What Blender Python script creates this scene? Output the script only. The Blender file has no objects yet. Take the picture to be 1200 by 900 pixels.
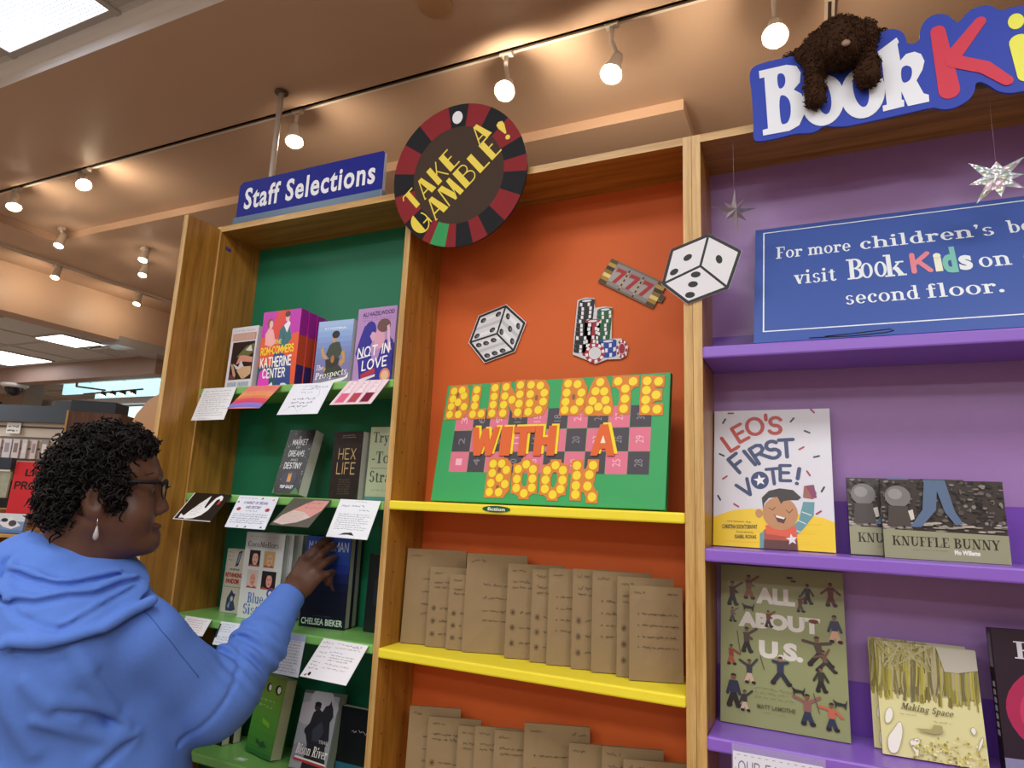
import bpy, math, random
import numpy as np
from mathutils import Matrix, Vector, Euler
# ---------------------------------------------------------------- camera, world, lights, exposure
sc = bpy.context.scene
col = sc.collection
sc.view_settings.view_transform = 'Standard'
sc.view_settings.look = 'None'
sc.view_settings.gamma = 1.0
sc.view_settings.exposure = 0.13
sc.view_settings.use_curve_mapping = False
cam_d = bpy.data.cameras.new('camera')
cam = bpy.data.objects.new('camera', cam_d); col.objects.link(cam)
cam_d.sensor_fit = 'HORIZONTAL'; cam_d.sensor_width = 36.0
cam_d.lens = 762.869 / 1200 * 36.0
cam_d.clip_start = 0.02
_f = Vector((-.41577953, .89056267, .18446005)); _r = Vector((.90863112, .41544994, .0423182)); _u = Vector((.03894691, -.18520119, .98192854))
cam.matrix_world = Matrix(((_r.x, _u.x, -_f.x, .96979), (_r.y, _u.y, -_f.y, -1.3849), (_r.z, _u.z, -_f.z, 1.5), (0, 0, 0, 1)))
sc.camera = cam
wd = bpy.data.worlds.new('world'); sc.world = wd; wd.use_nodes = True
wd.node_tree.nodes['Background'].inputs[0].default_value = (.9, .95, 1, 1)
wd.node_tree.nodes['Background'].inputs[1].default_value = .25
FLUO = (.975, .98, 1.0)
WARM = (1.0, .82, .60)
def area(name, loc, sx, sy, power, color=FLUO, rot=(0, 0, 0)):
    d = bpy.data.lights.new(name, 'AREA'); d.shape = 'RECTANGLE'; d.size = sx; d.size_y = sy; d.energy = power; d.color = color
    o = bpy.data.objects.new(name, d); o.location = loc; o.rotation_euler = rot; col.objects.link(o); return o
# fluorescent troffers of the tiled ceiling on the near side of the bookcases
for i, (x, y, p) in enumerate([(0.2, -1.25, 17), (1.9, -1.25, 17), (-1.42, -3.1, 30), (1.0, -3.1, 36), (3.2, -2.4, 26), (-3.2, -2.2, 24), (-.4, -4.9, 40), (2.4, -4.9, 34)]):
    area('ceiling_troffer_light', (x, y, 3.085), 1.15, .55, p)
for x, y in [(-5.2, .2), (-6.5, -.6), (-6.0, -2.2)]:
    area('far_troffer_light', (x, y, 2.68), 1.15, .55, 52)
for x, y in [(-1.5, 2.4), (2.2, 2.4)]:
    area('rear_troffer_light', (x, y, 3.03), 1.0, .5, 10, (1, .85, .7))

# ---------------------------------------------------------------- materials
def lin(c):
    c /= 255.0
    return c / 12.92 if c <= .04045 else ((c + .055) / 1.055) ** 2.4
def rgb(h):
    h = h.lstrip('#')
    return tuple(lin(int(h[i:i + 2], 16)) for i in (0, 2, 4)) + (1.0,)
_M = {}
def M(h, rough=.55, spec=.5, metal=0.0, emit=0.0, noise=0.0, nscale=30, bump=0.0, bscale=200, alpha=1.0, trans=0.0):
    key = (h, rough, spec, metal, emit, noise, nscale, bump, bscale, alpha, trans)
    if key in _M: return _M[key]
    m = bpy.data.materials.new('paint_' + h.lstrip('#')); m.use_nodes = True
    nt = m.node_tree; b = nt.nodes['Principled BSDF']
    c = rgb(h)
    b.inputs['Base Color'].default_value = c
    b.inputs['Roughness'].default_value = rough
    b.inputs['Specular IOR Level'].default_value = spec
    b.inputs['Metallic'].default_value = metal
    b.inputs['Alpha'].default_value = alpha
    b.inputs['Transmission Weight'].default_value = trans
    if emit:
        b.inputs['Emission Color'].default_value = c; b.inputs['Emission Strength'].default_value = emit
    if noise or bump:
        tc = nt.nodes.new('ShaderNodeTexCoord')
    if noise:
        n = nt.nodes.new('ShaderNodeTexNoise'); n.inputs['Scale'].default_value = nscale; n.inputs['Detail'].default_value = 4
        nt.links.new(tc.outputs['Object'], n.inputs['Vector'])
        mx = nt.nodes.new('ShaderNodeMixRGB'); mx.blend_type = 'MIX'
        mx.inputs[1].default_value = tuple(min(1, x * (1 - noise)) for x in c[:3]) + (1,)
        mx.inputs[2].default_value = tuple(min(1, x * (1 + noise)) for x in c[:3]) + (1,)
        nt.links.new(n.outputs['Fac'], mx.inputs[0]); nt.links.new(mx.outputs[0], b.inputs['Base Color'])
    if bump:
        n2 = nt.nodes.new('ShaderNodeTexNoise'); n2.inputs['Scale'].default_value = bscale; n2.inputs['Detail'].default_value = 3
        nt.links.new(tc.outputs['Object'], n2.inputs['Vector'])
        bp = nt.nodes.new('ShaderNodeBump'); bp.inputs['Strength'].default_value = bump; bp.inputs['Distance'].default_value = .002
        nt.links.new(n2.outputs['Fac'], bp.inputs['Height']); nt.links.new(bp.outputs[0], b.inputs['Normal'])
    _M[key] = m
    return m
def wood(name, c1, c2, rough=.32, sx=(22, 22, 1.3), bump=.15):
    m = bpy.data.materials.new(name); m.use_nodes = True; nt = m.node_tree; b = nt.nodes['Principled BSDF']
    tc = nt.nodes.new('ShaderNodeTexCoord'); mp = nt.nodes.new('ShaderNodeMapping'); mp.inputs['Scale'].default_value = sx
    nt.links.new(tc.outputs['Object'], mp.inputs[0])
    n = nt.nodes.new('ShaderNodeTexNoise'); n.inputs['Scale'].default_value = 2.2; n.inputs['Detail'].default_value = 7; n.inputs['Distortion'].default_value = .6
    nt.links.new(mp.outputs[0], n.inputs['Vector'])
    mp2 = nt.nodes.new('ShaderNodeMapping'); mp2.inputs['Scale'].default_value = tuple(v * 9 for v in sx)
    nt.links.new(tc.outputs['Object'], mp2.inputs[0])
    n2 = nt.nodes.new('ShaderNodeTexNoise'); n2.inputs['Scale'].default_value = 2.0; n2.inputs['Detail'].default_value = 3
    nt.links.new(mp2.outputs[0], n2.inputs['Vector'])
    ad = nt.nodes.new('ShaderNodeMath'); ad.operation = 'MULTIPLY_ADD'; ad.inputs[1].default_value = .35
    nt.links.new(n2.outputs['Fac'], ad.inputs[0]); nt.links.new(n.outputs['Fac'], ad.inputs[2])
    cr = nt.nodes.new('ShaderNodeValToRGB'); cr.color_ramp.elements[0].position = .5; cr.color_ramp.elements[1].position = .85
    cr.color_ramp.elements[0].color = rgb(c1); cr.color_ramp.elements[1].color = rgb(c2)
    nt.links.new(ad.outputs[0], cr.inputs[0]); nt.links.new(cr.outputs[0], b.inputs['Base Color'])
    b.inputs['Roughness'].default_value = rough
    bp = nt.nodes.new('ShaderNodeBump'); bp.inputs['Strength'].default_value = bump; bp.inputs['Distance'].default_value = .001
    nt.links.new(ad.outputs[0], bp.inputs['Height']); nt.links.new(bp.outputs[0], b.inputs['Normal'])
    return m
OAK = wood('oak_upright', '#8f5f22', '#b98238')  # darker copy of the oak: shade on inner panels put into the colour
OAKH = wood('oak_level', '#8f5f22', '#b98238', sx=(1.3, 22, 22))
OAK_LIT = wood('oak_edge_lit', '#b08544', '#d8b272', rough=.4)  # paler copy of the oak: light on front edges put into its colour
OAKH_LIT = wood('oak_edge_level_lit', '#b08544', '#d8b272', rough=.4, sx=(1.3, 22, 22))
DARKW = wood('dark_wood', '#4a2a12', '#6b4020')

# ---------------------------------------------------------------- geometry helpers
class G:
    """collects faces with their materials and links them as one mesh object"""
    def __init__(s): s.v = []; s.f = []; s.m = []; s.mats = []; s.sm = []
    def mi(s, m):
        if m not in s.mats: s.mats.append(m)
        return s.mats.index(m)
    def add(s, vs, fs, m, smooth=False):
        o = len(s.v); s.v += [tuple(v) for v in vs]; i = s.mi(m)
        for f in fs: s.f.append(tuple(o + k for k in f)); s.m.append(i); s.sm.append(smooth)
        return s
    def box(s, x0, x1, y0, y1, z0, z1, m, mfront=None, mtop=None, mx=None):
        vs = [(x, y, z) for z in (z0, z1) for y in (y0, y1) for x in (x0, x1)]
        fs = [((0, 2, 3, 1), m), ((4, 5, 7, 6), mtop or m), ((0, 1, 5, 4), mfront or m), ((2, 6, 7, 3), m), ((0, 4, 6, 2), m), ((1, 3, 7, 5), mx or m)]
        o = len(s.v); s.v += vs
        for f, mm in fs: s.f.append(tuple(o + k for k in f)); s.m.append(s.mi(mm)); s.sm.append(False)
        return s
    def prism(s, pts, y0, y1, m, mside=None, axis='y'):
        """outline in x,z extruded from y0 (front) to y1"""
        n = len(pts)
        a = sum(pts[i][0] * pts[(i + 1) % n][1] - pts[(i + 1) % n][0] * pts[i][1] for i in range(n))
        if a < 0: pts = pts[::-1]
        vs = [(p[0], y0, p[1]) for p in pts] + [(p[0], y1, p[1]) for p in pts]
        s.add(vs, [tuple(range(n)), tuple(range(2 * n - 1, n - 1, -1))], m)
        s.add(vs, [(i, n + i, n + (i + 1) % n, (i + 1) % n) for i in range(n)], mside or m)
        return s
    def tube(s, path, rad, m, n=8, caps=True, smooth=True):
        P = [Vector(p) for p in path]; rr = rad if isinstance(rad, (list, tuple)) else [rad] * len(P)
        vs = []; fs = []; up = None
        for i, p in enumerate(P):
            t = (P[min(i + 1, len(P) - 1)] - P[max(i - 1, 0)]).normalized()
            if up is None: up = t.orthogonal().normalized()
            up = (up - t * up.dot(t)); up = up.normalized() if up.length > 1e-6 else t.orthogonal().normalized()
            b = t.cross(up)
            for k in range(n):
                a = 2 * math.pi * k / n; vs.append(p + (up * math.cos(a) + b * math.sin(a)) * rr[i])
        for i in range(len(P) - 1):
            for k in range(n):
                fs.append((i * n + k, i * n + (k + 1) % n, (i + 1) * n + (k + 1) % n, (i + 1) * n + k))
        if caps: fs += [tuple(range(n - 1, -1, -1)), tuple((len(P) - 1) * n + k for k in range(n))]
        return s.add(vs, fs, m, smooth)
    def lathe(s, prof, m, c=(0, 0, 0), ax=(0, 0, 1), n=24, smooth=True):
        """profile of (radius, height) turned about ax through c"""
        z = Vector(ax).normalized(); x = z.orthogonal().normalized(); y = z.cross(x); c = Vector(c); vs = []; fs = []
        for r_, h in prof:
            for k in range(n):
                a = 2 * math.pi * k / n; vs.append(c + z * h + (x * math.cos(a) + y * math.sin(a)) * r_)
        for i in range(len(prof) - 1):
            for k in range(n): fs.append((i * n + k, i * n + (k + 1) % n, (i + 1) * n + (k + 1) % n, (i + 1) * n + k))
        return s.add(vs, fs, m, smooth)
    def obj(s, name, parent=None, loc=None, rot=None, bevel=0):
        me = bpy.data.meshes.new(name); me.from_pydata([tuple(v) for v in s.v], [], s.f)
        for m in s.mats: me.materials.append(m)
        me.polygons.foreach_set('material_index', s.m); me.polygons.foreach_set('use_smooth', s.sm)
        me.update()
        o = bpy.data.objects.new(name, me); col.objects.link(o)
        if parent: o.parent = parent
        if loc: o.location = loc
        if rot: o.rotation_euler = rot
        if bevel:
            b = o.modifiers.new('soft_edges', 'BEVEL'); b.width = bevel; b.segments = 2; b.limit_method = 'ANGLE'
        return o
def tag(o, label, cat, group=None, kind=None):
    if label: o['label'] = label
    if cat: o['category'] = cat
    if group: o['group'] = group
    if kind: o['kind'] = kind
    return o
def root(name, loc, label, cat, group=None, rot=(0, 0, 0)):
    o = bpy.data.objects.new(name, None); o.empty_display_size = .05; col.objects.link(o); o.location = loc; o.rotation_euler = rot
    return tag(o, label, cat, group)
def struct(name, g): return tag(g.obj(name), None, None, None, 'structure')

# ---------------------------------------------------------------- lettering
_T = {}
def font_polys(s, bold=0.0, space=1.0):
    key = (s, bold, space)
    if key in _T: return _T[key]
    cu = bpy.data.curves.new('lettering', 'FONT'); cu.body = s; cu.size = 1; cu.offset = bold; cu.resolution_u = 3; cu.space_character = space
    o = bpy.data.objects.new('lettering', cu); col.objects.link(o)
    dg = bpy.context.evaluated_depsgraph_get(); dg.update()
    me = o.evaluated_get(dg).to_mesh()
    P = [[(me.vertices[i].co.x, me.vertices[i].co.y) for i in p.vertices] for p in me.polygons]
    o.evaluated_get(dg).to_mesh_clear(); bpy.data.objects.remove(o); bpy.data.curves.remove(cu)
    _T[key] = P
    return P
def ell(cx, cy, rx, ry, n=20, a0=0, a1=360):
    k = n if a1 - a0 >= 360 else n + 1
    return [(cx + rx * math.cos(math.radians(a0 + (a1 - a0) * i / n)), cy + ry * math.sin(math.radians(a0 + (a1 - a0) * i / n))) for i in range(k)]
def arc(cx, cy, rx, ry, a0, a1, n=10):
    return [(cx + rx * math.cos(math.radians(a0 + (a1 - a0) * i / n)), cy + ry * math.sin(math.radians(a0 + (a1 - a0) * i / n))) for i in range(n + 1)]
# single-line capitals in a unit box (x 0..w, y 0..1)
STROKE = {
 'A': (.8, [[(0, 0), (.4, 1), (.8, 0)], [(.15, .36), (.65, .36)]]), 'B': (.65, [[(0, 0), (0, 1), (.4, 1), (.58, .88), (.58, .66), (.4, .53), (0, .53)], [(.4, .53), (.65, .4), (.65, .14), (.42, 0), (0, 0)]]),
 'C': (.75, [arc(.4, .5, .4, .5, 45, 315)]), 'D': (.7, [[(0, 0), (0, 1), (.35, 1), (.62, .85), (.7, .5), (.62, .15), (.35, 0), (0, 0)]]),
 'E': (.55, [[(.55, 1), (0, 1), (0, 0), (.55, 0)], [(0, .52), (.45, .52)]]), 'F': (.55, [[(.55, 1), (0, 1), (0, 0)], [(0, .5), (.45, .5)]]),
 'G': (.78, [arc(.4, .5, .4, .5, 45, 340) + [(.76, .45), (.48, .45)]]), 'H': (.65, [[(0, 0), (0, 1)], [(.65, 0), (.65, 1)], [(0, .5), (.65, .5)]]), 'I': (.0, [[(0, 0), (0, 1)]]),
 'K': (.65, [[(0, 0), (0, 1)], [(.62, 1), (.02, .42)], [(.2, .6), (.65, 0)]]), 'L': (.5, [[(0, 1), (0, 0), (.5, 0)]]), 'M': (.85, [[(0, 0), (0, 1), (.42, .3), (.85, 1), (.85, 0)]]),
 'N': (.7, [[(0, 0), (0, 1), (.7, 0), (.7, 1)]]), 'O': (.84, [ell(.42, .5, .42, .5, 18) + [(.84, .5)]]), 'P': (.6, [[(0, 0), (0, 1), (.4, 1), (.6, .88), (.6, .6), (.4, .47), (0, .47)]]),
 'R': (.65, [[(0, 0), (0, 1), (.4, 1), (.6, .88), (.6, .62), (.4, .5), (0, .5)], [(.3, .5), (.65, 0)]]), 'S': (.6, [arc(.3, .74, .28, .26, 30, 270, 8) + arc(.3, .26, .3, .26, 90, -150, 8)]),
 'T': (.7, [[(0, 1), (.7, 1)], [(.35, 1), (.35, 0)]]), 'U': (.7, [[(0, 1), (0, .35)] + arc(.35, .35, .35, .35, 180, 360, 8) + [(.7, 1)]]), 'V': (.75, [[(0, 1), (.37, 0), (.75, 1)]]),
 'W': (1.0, [[(0, 1), (.25, 0), (.5, .8), (.75, 0), (1, 1)]]), 'X': (.65, [[(0, 0), (.65, 1)], [(0, 1), (.65, 0)]]), 'Y': (.7, [[(0, 1), (.35, .5), (.7, 1)], [(.35, .5), (.35, 0)]]),
 '!': (.0, [[(0, 1), (0, .32)], [(0, .02), (0, .0)]]), "'": (.0, [[(0, 1), (0, .75)]]), '.': (.0, [[(0, .02), (0, 0)]]), '-': (.35, [[(0, .45), (.35, .45)]]), ' ': (.25, []),
}
def line_polys(pts, w, rnd=True):
    out = []
    for (x0, y0), (x1, y1) in zip(pts, pts[1:]):
        dx, dy = x1 - x0, y1 - y0; L = math.hypot(dx, dy) or 1e-9; nx, ny = -dy / L * w / 2, dx / L * w / 2
        out.append([(x0 - nx, y0 - ny), (x1 - nx, y1 - ny), (x1 + nx, y1 + ny), (x0 + nx, y0 + ny)])
    js = pts if rnd else pts[1:-1]
    out += [ell(x, y, w / 2, w / 2, 10) for x, y in js]
    return out
def stroke_polys(s, w=.16, gap=.3, rnd=True):
    out = []; x = 0
    for ch in s:
        wd_, ls = STROKE.get(ch, STROKE[' '])
        for l in ls: out += line_polys([(x + a, b) for a, b in l], w, rnd)
        x += wd_ + gap
    return out
# Roman letters with thick stems, thin bowls' ends and slab serifs
def _st(x, y0, y1, t=.17): return [[(x, y0), (x + t, y0), (x + t, y1), (x, y1)]]
def _sf(x0, x1, y, t=.07): return [[(x0, y - t / 2), (x1, y - t / 2), (x1, y + t / 2), (x0, y + t / 2)]]
def _ring(cx, cy, rx, ry, t=.16, u=.06, a0=0, a1=360):
    n = 24; out = []
    for i in range(n):
        b0 = math.radians(a0 + (a1 - a0) * i / n); b1 = math.radians(a0 + (a1 - a0) * (i + 1) / n)
        c = lambda b, k: (cx + (rx - k * t) * math.cos(b), cy + (ry - k * u) * math.sin(b))
        out.append([c(b0, 0), c(b1, 0), c(b1, 1), c(b0, 1)])
    return out
def _dg(x0, y0, x1, y1, t): return [[(x0, y0), (x0 + t, y0), (x1 + t, y1), (x1, y1)]]
X = .66
SERIF = {
 'a': (.62, lambda: _st(.36, .1, .46, .15) + _ring(.26, .17, .22, .18, .13, .06) + _ring(.29, .45, .22, .21, .13, .07, 0, 170) + _sf(.36, .62, .035)),
 'b': (.7, lambda: _st(.1, 0, 1) + _ring(.38, .33, .3, .34) + _sf(0, .25, .97)), 'c': (.6, lambda: _ring(.34, .33, .3, .34, .17, .06, 40, 320) + [ell(.49, .5, .09, .09, 10)]),
 'd': (.74, lambda: _st(.44, 0, 1) + _ring(.34, .33, .3, .34) + _sf(.34, .6, .97) + _sf(.5, .72, .035)), 'e': (.64, lambda: _ring(.34, .33, .3, .34, .16, .06, 0, 320) + _sf(.1, .62, .33)),
 'f': (.5, lambda: _st(.14, 0, .85) + _sf(.02, .45, .64) + _sf(.04, .42, .035) + _ring(.32, .82, .18, .19, .13, .07, 20, 180)),
 'h': (.8, lambda: _st(.1, 0, 1) + _st(.52, 0, .45) + _ring(.4, .44, .29, .23, .17, .09, 0, 150) + _sf(0, .38, .035) + _sf(.44, .8, .035) + _sf(0, .25, .97)),
 'i': (.4, lambda: _st(.1, 0, .64) + _sf(0, .38, .035) + _sf(0, .25, .62) + [ell(.18, .88, .11, .11, 14)]), 'k': (.76, lambda: _st(.1, 0, 1) + _dg(.27, .3, .52, .64, .1) + _dg(.52, 0, .3, .4, .2) + _sf(0, .36, .035) + _sf(.46, .78, .035) + _sf(.42, .72, .62) + _sf(0, .25, .97)),
 'l': (.4, lambda: _st(.1, 0, 1) + _sf(0, .38, .035) + _sf(0, .25, .97)), 'm': (1.16, lambda: _st(.1, 0, .64) + _st(.5, 0, .45) + _st(.9, 0, .45) + _ring(.4, .44, .27, .23, .17, .09, 0, 150) + _ring(.8, .44, .27, .23, .17, .09, 0, 150) + _sf(0, .36, .035) + _sf(.42, .74, .035) + _sf(.82, 1.15, .035) + _sf(0, .25, .62)),
 'n': (.8, lambda: _st(.1, 0, .64) + _st(.52, 0, .45) + _ring(.4, .44, .29, .23, .17, .09, 0, 150) + _sf(0, .38, .035) + _sf(.44, .8, .035) + _sf(0, .25, .62)), 'o': (.68, lambda: _ring(.34, .33, .32, .34)),
 'p': (.7, lambda: _st(.1, -.3, .64) + _ring(.38, .33, .3, .34) + _sf(0, .38, -.27) + _sf(0, .25, .62)), 'r': (.58, lambda: _st(.1, 0, .64) + _sf(0, .4, .035) + _sf(0, .25, .62) + _ring(.42, .44, .2, .22, .14, .1, 30, 160) + [ell(.5, .53, .09, .09, 10)]),
 's': (.54, lambda: _ring(.27, .49, .22, .18, .12, .06, 20, 255) + _ring(.27, .17, .24, .19, .14, .06, -165, 85)), 't': (.5, lambda: _st(.14, .12, .82) + _sf(.02, .42, .63) + _ring(.33, .16, .19, .18, .15, .07, 180, 340)),
 'u': (.8, lambda: _st(.1, .2, .64) + _st(.52, 0, .64) + _ring(.37, .22, .27, .24, .17, .09, 180, 330) + _sf(0, .25, .62) + _sf(.42, .65, .62) + _sf(.55, .8, .035)), 'v': (.68, lambda: _dg(.28, 0, .04, .64, .2) + _dg(.3, 0, .54, .64, .08) + _sf(0, .34, .62) + _sf(.44, .7, .62)),
 'y': (.68, lambda: _dg(.28, 0, .04, .64, .2) + _dg(.2, -.3, .54, .64, .08) + _sf(0, .34, .62) + _sf(.44, .7, .62) + [ell(.18, -.25, .09, .09, 10)]),
 'B': (.8, lambda: _st(.12, 0, 1, .2) + _ring(.38, .75, .32, .25, .18, .07, -90, 90) + _ring(.38, .26, .38, .27, .2, .07, -90, 90) + _sf(0, .4, .965) + _sf(0, .4, .035) + _sf(.3, .42, .52)),
 'C': (.84, lambda: _ring(.44, .5, .42, .51, .2, .06, 40, 320) + _st(.72, .68, 1, .07)), 'E': (.76, lambda: _st(.12, 0, 1, .2) + _sf(0, .7, .965) + _sf(0, .72, .035) + _sf(.2, .56, .5) + _st(.64, .7, 1, .06) + _st(.67, 0, .28, .06)),
 'F': (.72, lambda: _st(.12, 0, 1, .2) + _sf(0, .7, .965) + _sf(0, .44, .035) + _sf(.2, .54, .5) + _st(.64, .68, 1, .06)), 'K': (.92, lambda: _st(.12, 0, 1, .2) + _dg(.32, .42, .7, 1, .08) + _dg(.66, 0, .38, .56, .22) + _sf(0, .42, .965) + _sf(0, .42, .035) + _sf(.58, .94, .035) + _sf(.58, .88, .965)),
 'L': (.72, lambda: _st(.12, 0, 1, .2) + _sf(0, .42, .965) + _sf(0, .7, .035) + _st(.65, 0, .32, .06)), 'M': (1.1, lambda: _st(.14, 0, 1, .07) + _st(.8, 0, 1, .2) + _dg(.46, .1, .12, 1, .22) + _dg(.5, .1, .84, 1, .08) + _sf(0, .34, .035) + _sf(.68, 1.1, .035) + _sf(0, .3, .965) + _sf(.8, 1.1, .965)),
 'N': (.92, lambda: _st(.14, 0, 1, .07) + _st(.72, 0, 1, .07) + _dg(.58, 0, .1, 1, .22) + _sf(0, .34, .035) + _sf(0, .28, .965) + _sf(.6, .92, .965)), 'P': (.76, lambda: _st(.12, 0, 1, .2) + _ring(.38, .72, .34, .28, .18, .07, -90, 90) + _sf(0, .4, .965) + _sf(0, .44, .035) + _sf(.3, .42, .47)),
 'R': (.9, lambda: _st(.12, 0, 1, .2) + _ring(.38, .74, .34, .26, .18, .07, -90, 90) + _sf(0, .4, .965) + _sf(0, .42, .035) + _sf(.3, .42, .5) + _dg(.62, 0, .36, .5, .2) + _sf(.6, .9, .035)),
 'g': (.66, lambda: _ring(.3, .42, .24, .24, .14, .06) + _ring(.3, -.1, .28, .2, .12, .07) + _sf(.2, .5, .13, .08) + _sf(.46, .64, .6)),
 'S': (.66, lambda: _ring(.33, .73, .28, .28, .17, .07, 20, 255) + _ring(.33, .28, .3, .29, .18, .07, -165, 85)),
 'T': (.8, lambda: _st(.3, 0, 1, .2) + _sf(0, .8, .965) + _sf(.18, .62, .035) + _st(0, .72, 1, .06) + _st(.74, .72, 1, .06)),
 'U': (.9, lambda: _st(.12, .3, 1, .19) + _st(.7, .3, 1, .07) + _ring(.445, .32, .325, .33, .17, .09, 180, 360) + _sf(0, .42, .965) + _sf(.6, .88, .965)), 'Y': (.84, lambda: _st(.32, 0, .5, .2) + _dg(.32, .45, .04, 1, .22) + _dg(.42, .45, .7, 1, .08) + _sf(.2, .64, .035) + _sf(0, .34, .965) + _sf(.56, .86, .965)),
 '.': (.34, lambda: [ell(.15, .1, .11, .11, 12)]), "'": (.28, lambda: [ell(.13, .88, .1, .1, 12), [(.13, .8), (.22, .86), (.16, .64), (.08, .62)]]), ' ': (.34, lambda: []), '-': (.45, lambda: _sf(.05, .4, .33, .1)),
}
def serif_polys(s):
    out = []; x = 0
    for ch in s:
        w, fn = SERIF.get(ch, SERIF['o'])
        out += [[(x + a, b) for a, b in p] for p in fn()]; x += w + .05
    return out
def smooth_poly(p, it=1):
    for _ in range(it):
        q = []
        for i in range(len(p)): a_, b_ = p[i], p[(i + 1) % len(p)]; q += [(a_[0] * .75 + b_[0] * .25, a_[1] * .75 + b_[1] * .25), (a_[0] * .25 + b_[0] * .75, a_[1] * .25 + b_[1] * .75)]
        p = q
    return p
def clip_poly(p, w, h):
    for ax, lim, sg in ((0, 0, 1), (0, w, -1), (1, 0, 1), (1, h, -1)):
        o = []
        for i in range(len(p)):
            a, b = p[i - 1], p[i]; da, db = (a[ax] - lim) * sg, (b[ax] - lim) * sg
            if (da >= 0) != (db >= 0): t = da / (da - db); o.append((a[0] + (b[0] - a[0]) * t, a[1] + (b[1] - a[1]) * t))
            if db >= 0: o.append(b)
        p = o
        if len(p) < 3: return []
    return p
def merge(P):
    """one flat sheet of triangles from overlapping shapes"""
    from mathutils.geometry import delaunay_2d_cdt
    vs = []; fs = []
    for p in P:
        a = sum(p[i][0] * p[(i + 1) % len(p)][1] - p[(i + 1) % len(p)][0] * p[i][1] for i in range(len(p)))
        if abs(a) < 1e-10: continue
        if a < 0: p = p[::-1]
        fs.append(list(range(len(vs), len(vs) + len(p)))); vs += [Vector((q[0] * 100, q[1] * 100)) for q in p]
    if len(fs) < 2 or len(fs) > 700: return P
    v2, _e, f2, _a, _b, of = delaunay_2d_cdt(vs, [], fs, 1, 1e-5)
    return [[(v2[i].x / 100, v2[i].y / 100) for i in f] for f, o in zip(f2, of) if o]
class Art:
    """printing on a face: u,v run 0..1 across w x h metres; the face looks along -y (y = y0)"""
    def __init__(s, g, w, h, y0=0.0, x0=0.0, z0=0.0, e=1.6e-5, rough=.4, clip=False):
        s.g = g; s.w = w; s.h = h; s.y = y0; s.x0 = x0; s.z0 = z0; s.e = e; s.n = 0; s.rough = rough; s.xf = None; s.clip = clip
    def mat(s, c): return c if not isinstance(c, str) else M(c, s.rough)
    def lay(s, polys, c, thick=0):
        """polys in metres from the lower left corner"""
        s.n += 1; y = s.y - s.n * s.e; m = s.mat(c)
        for p in polys:
            if s.xf: p = [s.xf(*q) for q in p]
            if s.clip: p = clip_poly(p, s.w, s.h)
            if len(p) < 3: continue
            n = len(p); a = sum(p[i][0] * p[(i + 1) % n][1] - p[(i + 1) % n][0] * p[i][1] for i in range(n))
            if abs(a) < 1e-12: continue
            if a < 0: p = p[::-1]
            s.g.add([(s.x0 + q[0], y, s.z0 + q[1]) for q in p], [tuple(range(n))], m)
        return s
    def poly(s, pts, c): return s.lay([[(a * s.w, b * s.h) for a, b in pts]], c)
    def polys(s, pp, c): return s.lay([[(a * s.w, b * s.h) for a, b in pts] for pts in pp], c)
    def rect(s, u0, v0, u1, v1, c): return s.poly([(u0, v0), (u1, v0), (u1, v1), (u0, v1)], c)
    def ell(s, u, v, ru, rv, c, n=20): return s.poly(ell(u, v, ru, rv, n), c)
    def line(s, pts, c, w=.01): return s.lay(merge(line_polys([(a * s.w, b * s.h) for a, b in pts], w * s.w)), c)
    def fit(s, t, u0, v0, u1, v1, c, font='b', bold=0.0, rot=0, shear=0, w=.16, gap=.3, space=1.0):
        P = {'b': lambda: font_polys(t, bold, space), 's': lambda: serif_polys(t), 'k': lambda: stroke_polys(t, w, gap)}[font]()
        if not P: return s
        xs = [q[0] for p in P for q in p]; ys = [q[1] for p in P for q in p]
        ax, bx, ay, by = min(xs), max(xs), min(ys), max(ys)
        X0, X1, Y0, Y1 = u0 * s.w, u1 * s.w, v0 * s.h, v1 * s.h; cx, cy = (X0 + X1) / 2, (Y0 + Y1) / 2; ca, sa = math.cos(math.radians(rot)), math.sin(math.radians(rot))
        def tf(x, y):
            x = (x - ax) / (bx - ax or 1) * (X1 - X0) - (X1 - X0) / 2; y = (y - ay) / (by - ay or 1) * (Y1 - Y0) - (Y1 - Y0) / 2
            x += shear * y
            return (cx + x * ca - y * sa, cy + x * sa + y * ca)
        P = [[tf(*q) for q in p] for p in P]
        return s.lay(merge(P) if font != 'b' else P, c)
    def scrib(s, u0, v0, u1, v1, lines, c, seed=1, w=.0007, rough=.5):
        """handwriting too small to read: words of little strokes"""
        R = random.Random(seed); P = []
        lh = (v1 - v0) * s.h / lines
        for i in range(lines):
            y = v1 * s.h - (i + .6) * lh; x = u0 * s.w; end = (u1 - (R.random() * .25 * (u1 - u0) if i % 3 == 2 else R.random() * .06)) * s.w
            while x < end:
                L = R.uniform(2, 6) * lh * .38; pts = []; xx = x
                while xx < min(x + L, end):
                    pts.append((xx, y + R.uniform(-.25, .3) * lh * (1.25 if R.random() < .2 else .7))); xx += lh * R.uniform(.1, .2)
                if len(pts) > 1: P += line_polys(pts, w, False)
                x += L + lh * .28
        return s.lay(P, c)
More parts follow.
